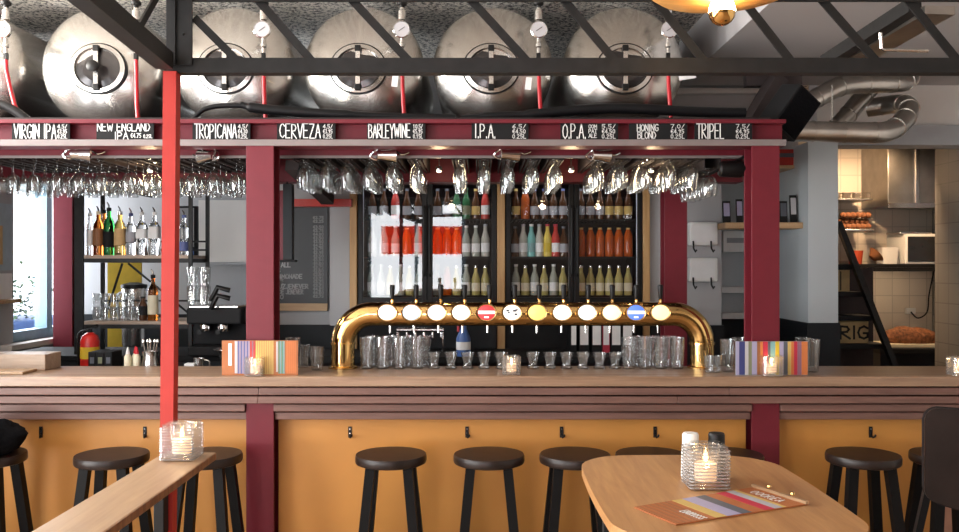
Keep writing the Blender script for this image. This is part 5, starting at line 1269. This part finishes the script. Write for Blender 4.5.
def letters(u0, u1, v0, v1, n, seed):
    rnd = random.Random(seed)
    def pt(u, v): p = (A * (1 - u) + D * u) * (1 - v) + (B * (1 - u) + C * u) * v; return Vector((p.x - mc.x, p.y - mc.y, .0039))
    L = ML()
    for k in range(n):
        g = rnd.choice(['O', 'E', 'R', 'S', 'B', 'A'][:6])
        for st in G[g]:
            for p, q in zip(st, st[1:]):
                f = lambda w_: pt(u0 + (u1 - u0) * w_[1], v0 + (v1 - v0) * (k + w_[0] * 1.2) / n)
                L.bar(f(p), f(q), .0022, .0006)
    L.build('lettering', 'white', t)
for k, ch in enumerate(()): pass
letters(.18, .24, .52, .98, 8, 1); letters(.86, .93, .20, .80, 6, 2)
# padded bar chair
cx, cy = PX(972, 2.3), 2.3
ch = thing('padded_chair', 'high chair with charcoal padded back at the right edge', 'chair', (cx, cy, 0), rz=math.radians(-14))
def backpoly(n=8):
    pts = []
    for px_, pz, r, a0 in ((.17, .80 + .05, .05, -PI / 2), (.17, 1.25 - .035, .035, 0), (-.14, 1.25 - .035, .035, PI / 2), (-.14, 1.02 + .035, .04, PI)):
        for k in range(n + 1):
            a = a0 + PI / 2 * k / n; pts.append((px_ + r * math.cos(a), pz + r * math.sin(a)))
    return pts
bp = []
for (px_, pz, r, a0) in ((.14, .965, .035, -PI / 2), (.14, 1.205, .035, 0), (-.085, 1.215, .035, PI / 2), (-.085, 1.03, .035, PI)):
    for k in range(9):
        a = a0 + PI / 2 * k / 8; bp.append((px_ + r * math.cos(a), pz + r * math.sin(a)))
ML().prism(bp, -.012, .012, 'XZ', .006).build('back_cushion', 'chair', ch, smooth=True)
ML().prism([(x, z) for x, z in bp], -.022, -.0125, 'XZ').build('back_shell', 'seatwood', ch)
ML().box(-.18, .18, -.40, .0, .78, .82, .01).build('seat', 'chair', ch)
for a in (-1, 1):
    ML().bar((a * .10, .005, 1.06), (a * .14, .05, .80), .018, .025, (0, 1, 0)).build('back_post', 'black', ch)
    for b_ in (0, 1): ML().bar((a * .15, -.36 + b_ * .33, .779), (a * .19, -.40 + b_ * .42, 0), .025, .025, (0, 1, 0)).build('leg', 'black', ch)
# ================================================================== daylight, world, camera
w = bpy.data.worlds.new('World'); sc.world = w; w.use_nodes = True
bg = w.node_tree.nodes['Background']; bg.inputs['Color'].default_value = (.86, .93, 1, 1); bg.inputs['Strength'].default_value = 6.0
def area(name, loc, rot, sx, sy, e, color):
    l = bpy.data.lights.new(name, 'AREA'); l.shape = 'RECTANGLE'; l.size = sx; l.size_y = sy; l.energy = e; l.color = color
    o = bpy.data.objects.new(name, l); col.objects.link(o); o.location = loc; o.rotation_euler = rot; return o
area('daylight_front', (-1.1, -3.8, 1.7), (math.radians(90), 0, 0), 1.9, 2.2, 115, (.98, .98, 1))
area('daylight_front_narrow', (-2.8, -3.4, 1.7), (math.radians(90), 0, 0), .4, 2.1, 18, (.98, .98, 1))
for y0, y1 in ((-2.6, -1.5), (-.9, .25), (.9, 2.05), (2.4, 3.2)):
    area('daylight_side', (-3.38, (y0 + y1) / 2, 1.75), (0, math.radians(-90), 0), 2.1, y1 - y0, 85 * (y1 - y0), (.97, .98, 1))
area('ceiling_fill', (-3.38, .3, .75), (0, math.radians(-145), 0), .5, 5.6, 420, (1, .95, .88))  # unseen area lamp added outside the side windows, aimed up to brighten the ceiling
area('daylight_loft', (-3.4, 3.96, 2.8), (0, math.radians(-90), 0), .62, 1.25, 210, (1, .95, .88))
area('daylight_barside', (-3.5, 6.5, 2.0), (0, math.radians(-90), 0), 1.6, 1.4, 110, (.93, .96, 1))
cam = bpy.data.cameras.new('Camera'); co = bpy.data.objects.new('Camera', cam); col.objects.link(co)
cam.sensor_width = 36; cam.lens = 36 * FPX / 959; cam.clip_start = .05
co.location = (0, 0, EYE); co.rotation_euler = (PI / 2, 0, 0); cam.shift_x = 0; cam.shift_y = 0
sc.camera = co
vs = sc.view_settings; vs.view_transform = 'Standard'; vs.look = 'None'; vs.gamma = 1; vs.exposure = -0.52
try: vs.use_curve_mapping = False
except Exception: pass
cy_ = sc.cycles; cy_.max_bounces = 14; cy_.transmission_bounces = 12; cy_.transparent_max_bounces = 12; cy_.glossy_bounces = 5; cy_.diffuse_bounces = 4
cy_.sample_clamp_indirect = 6; cy_.use_denoising = True; cy_.caustics_reflective = False; cy_.caustics_refractive = False
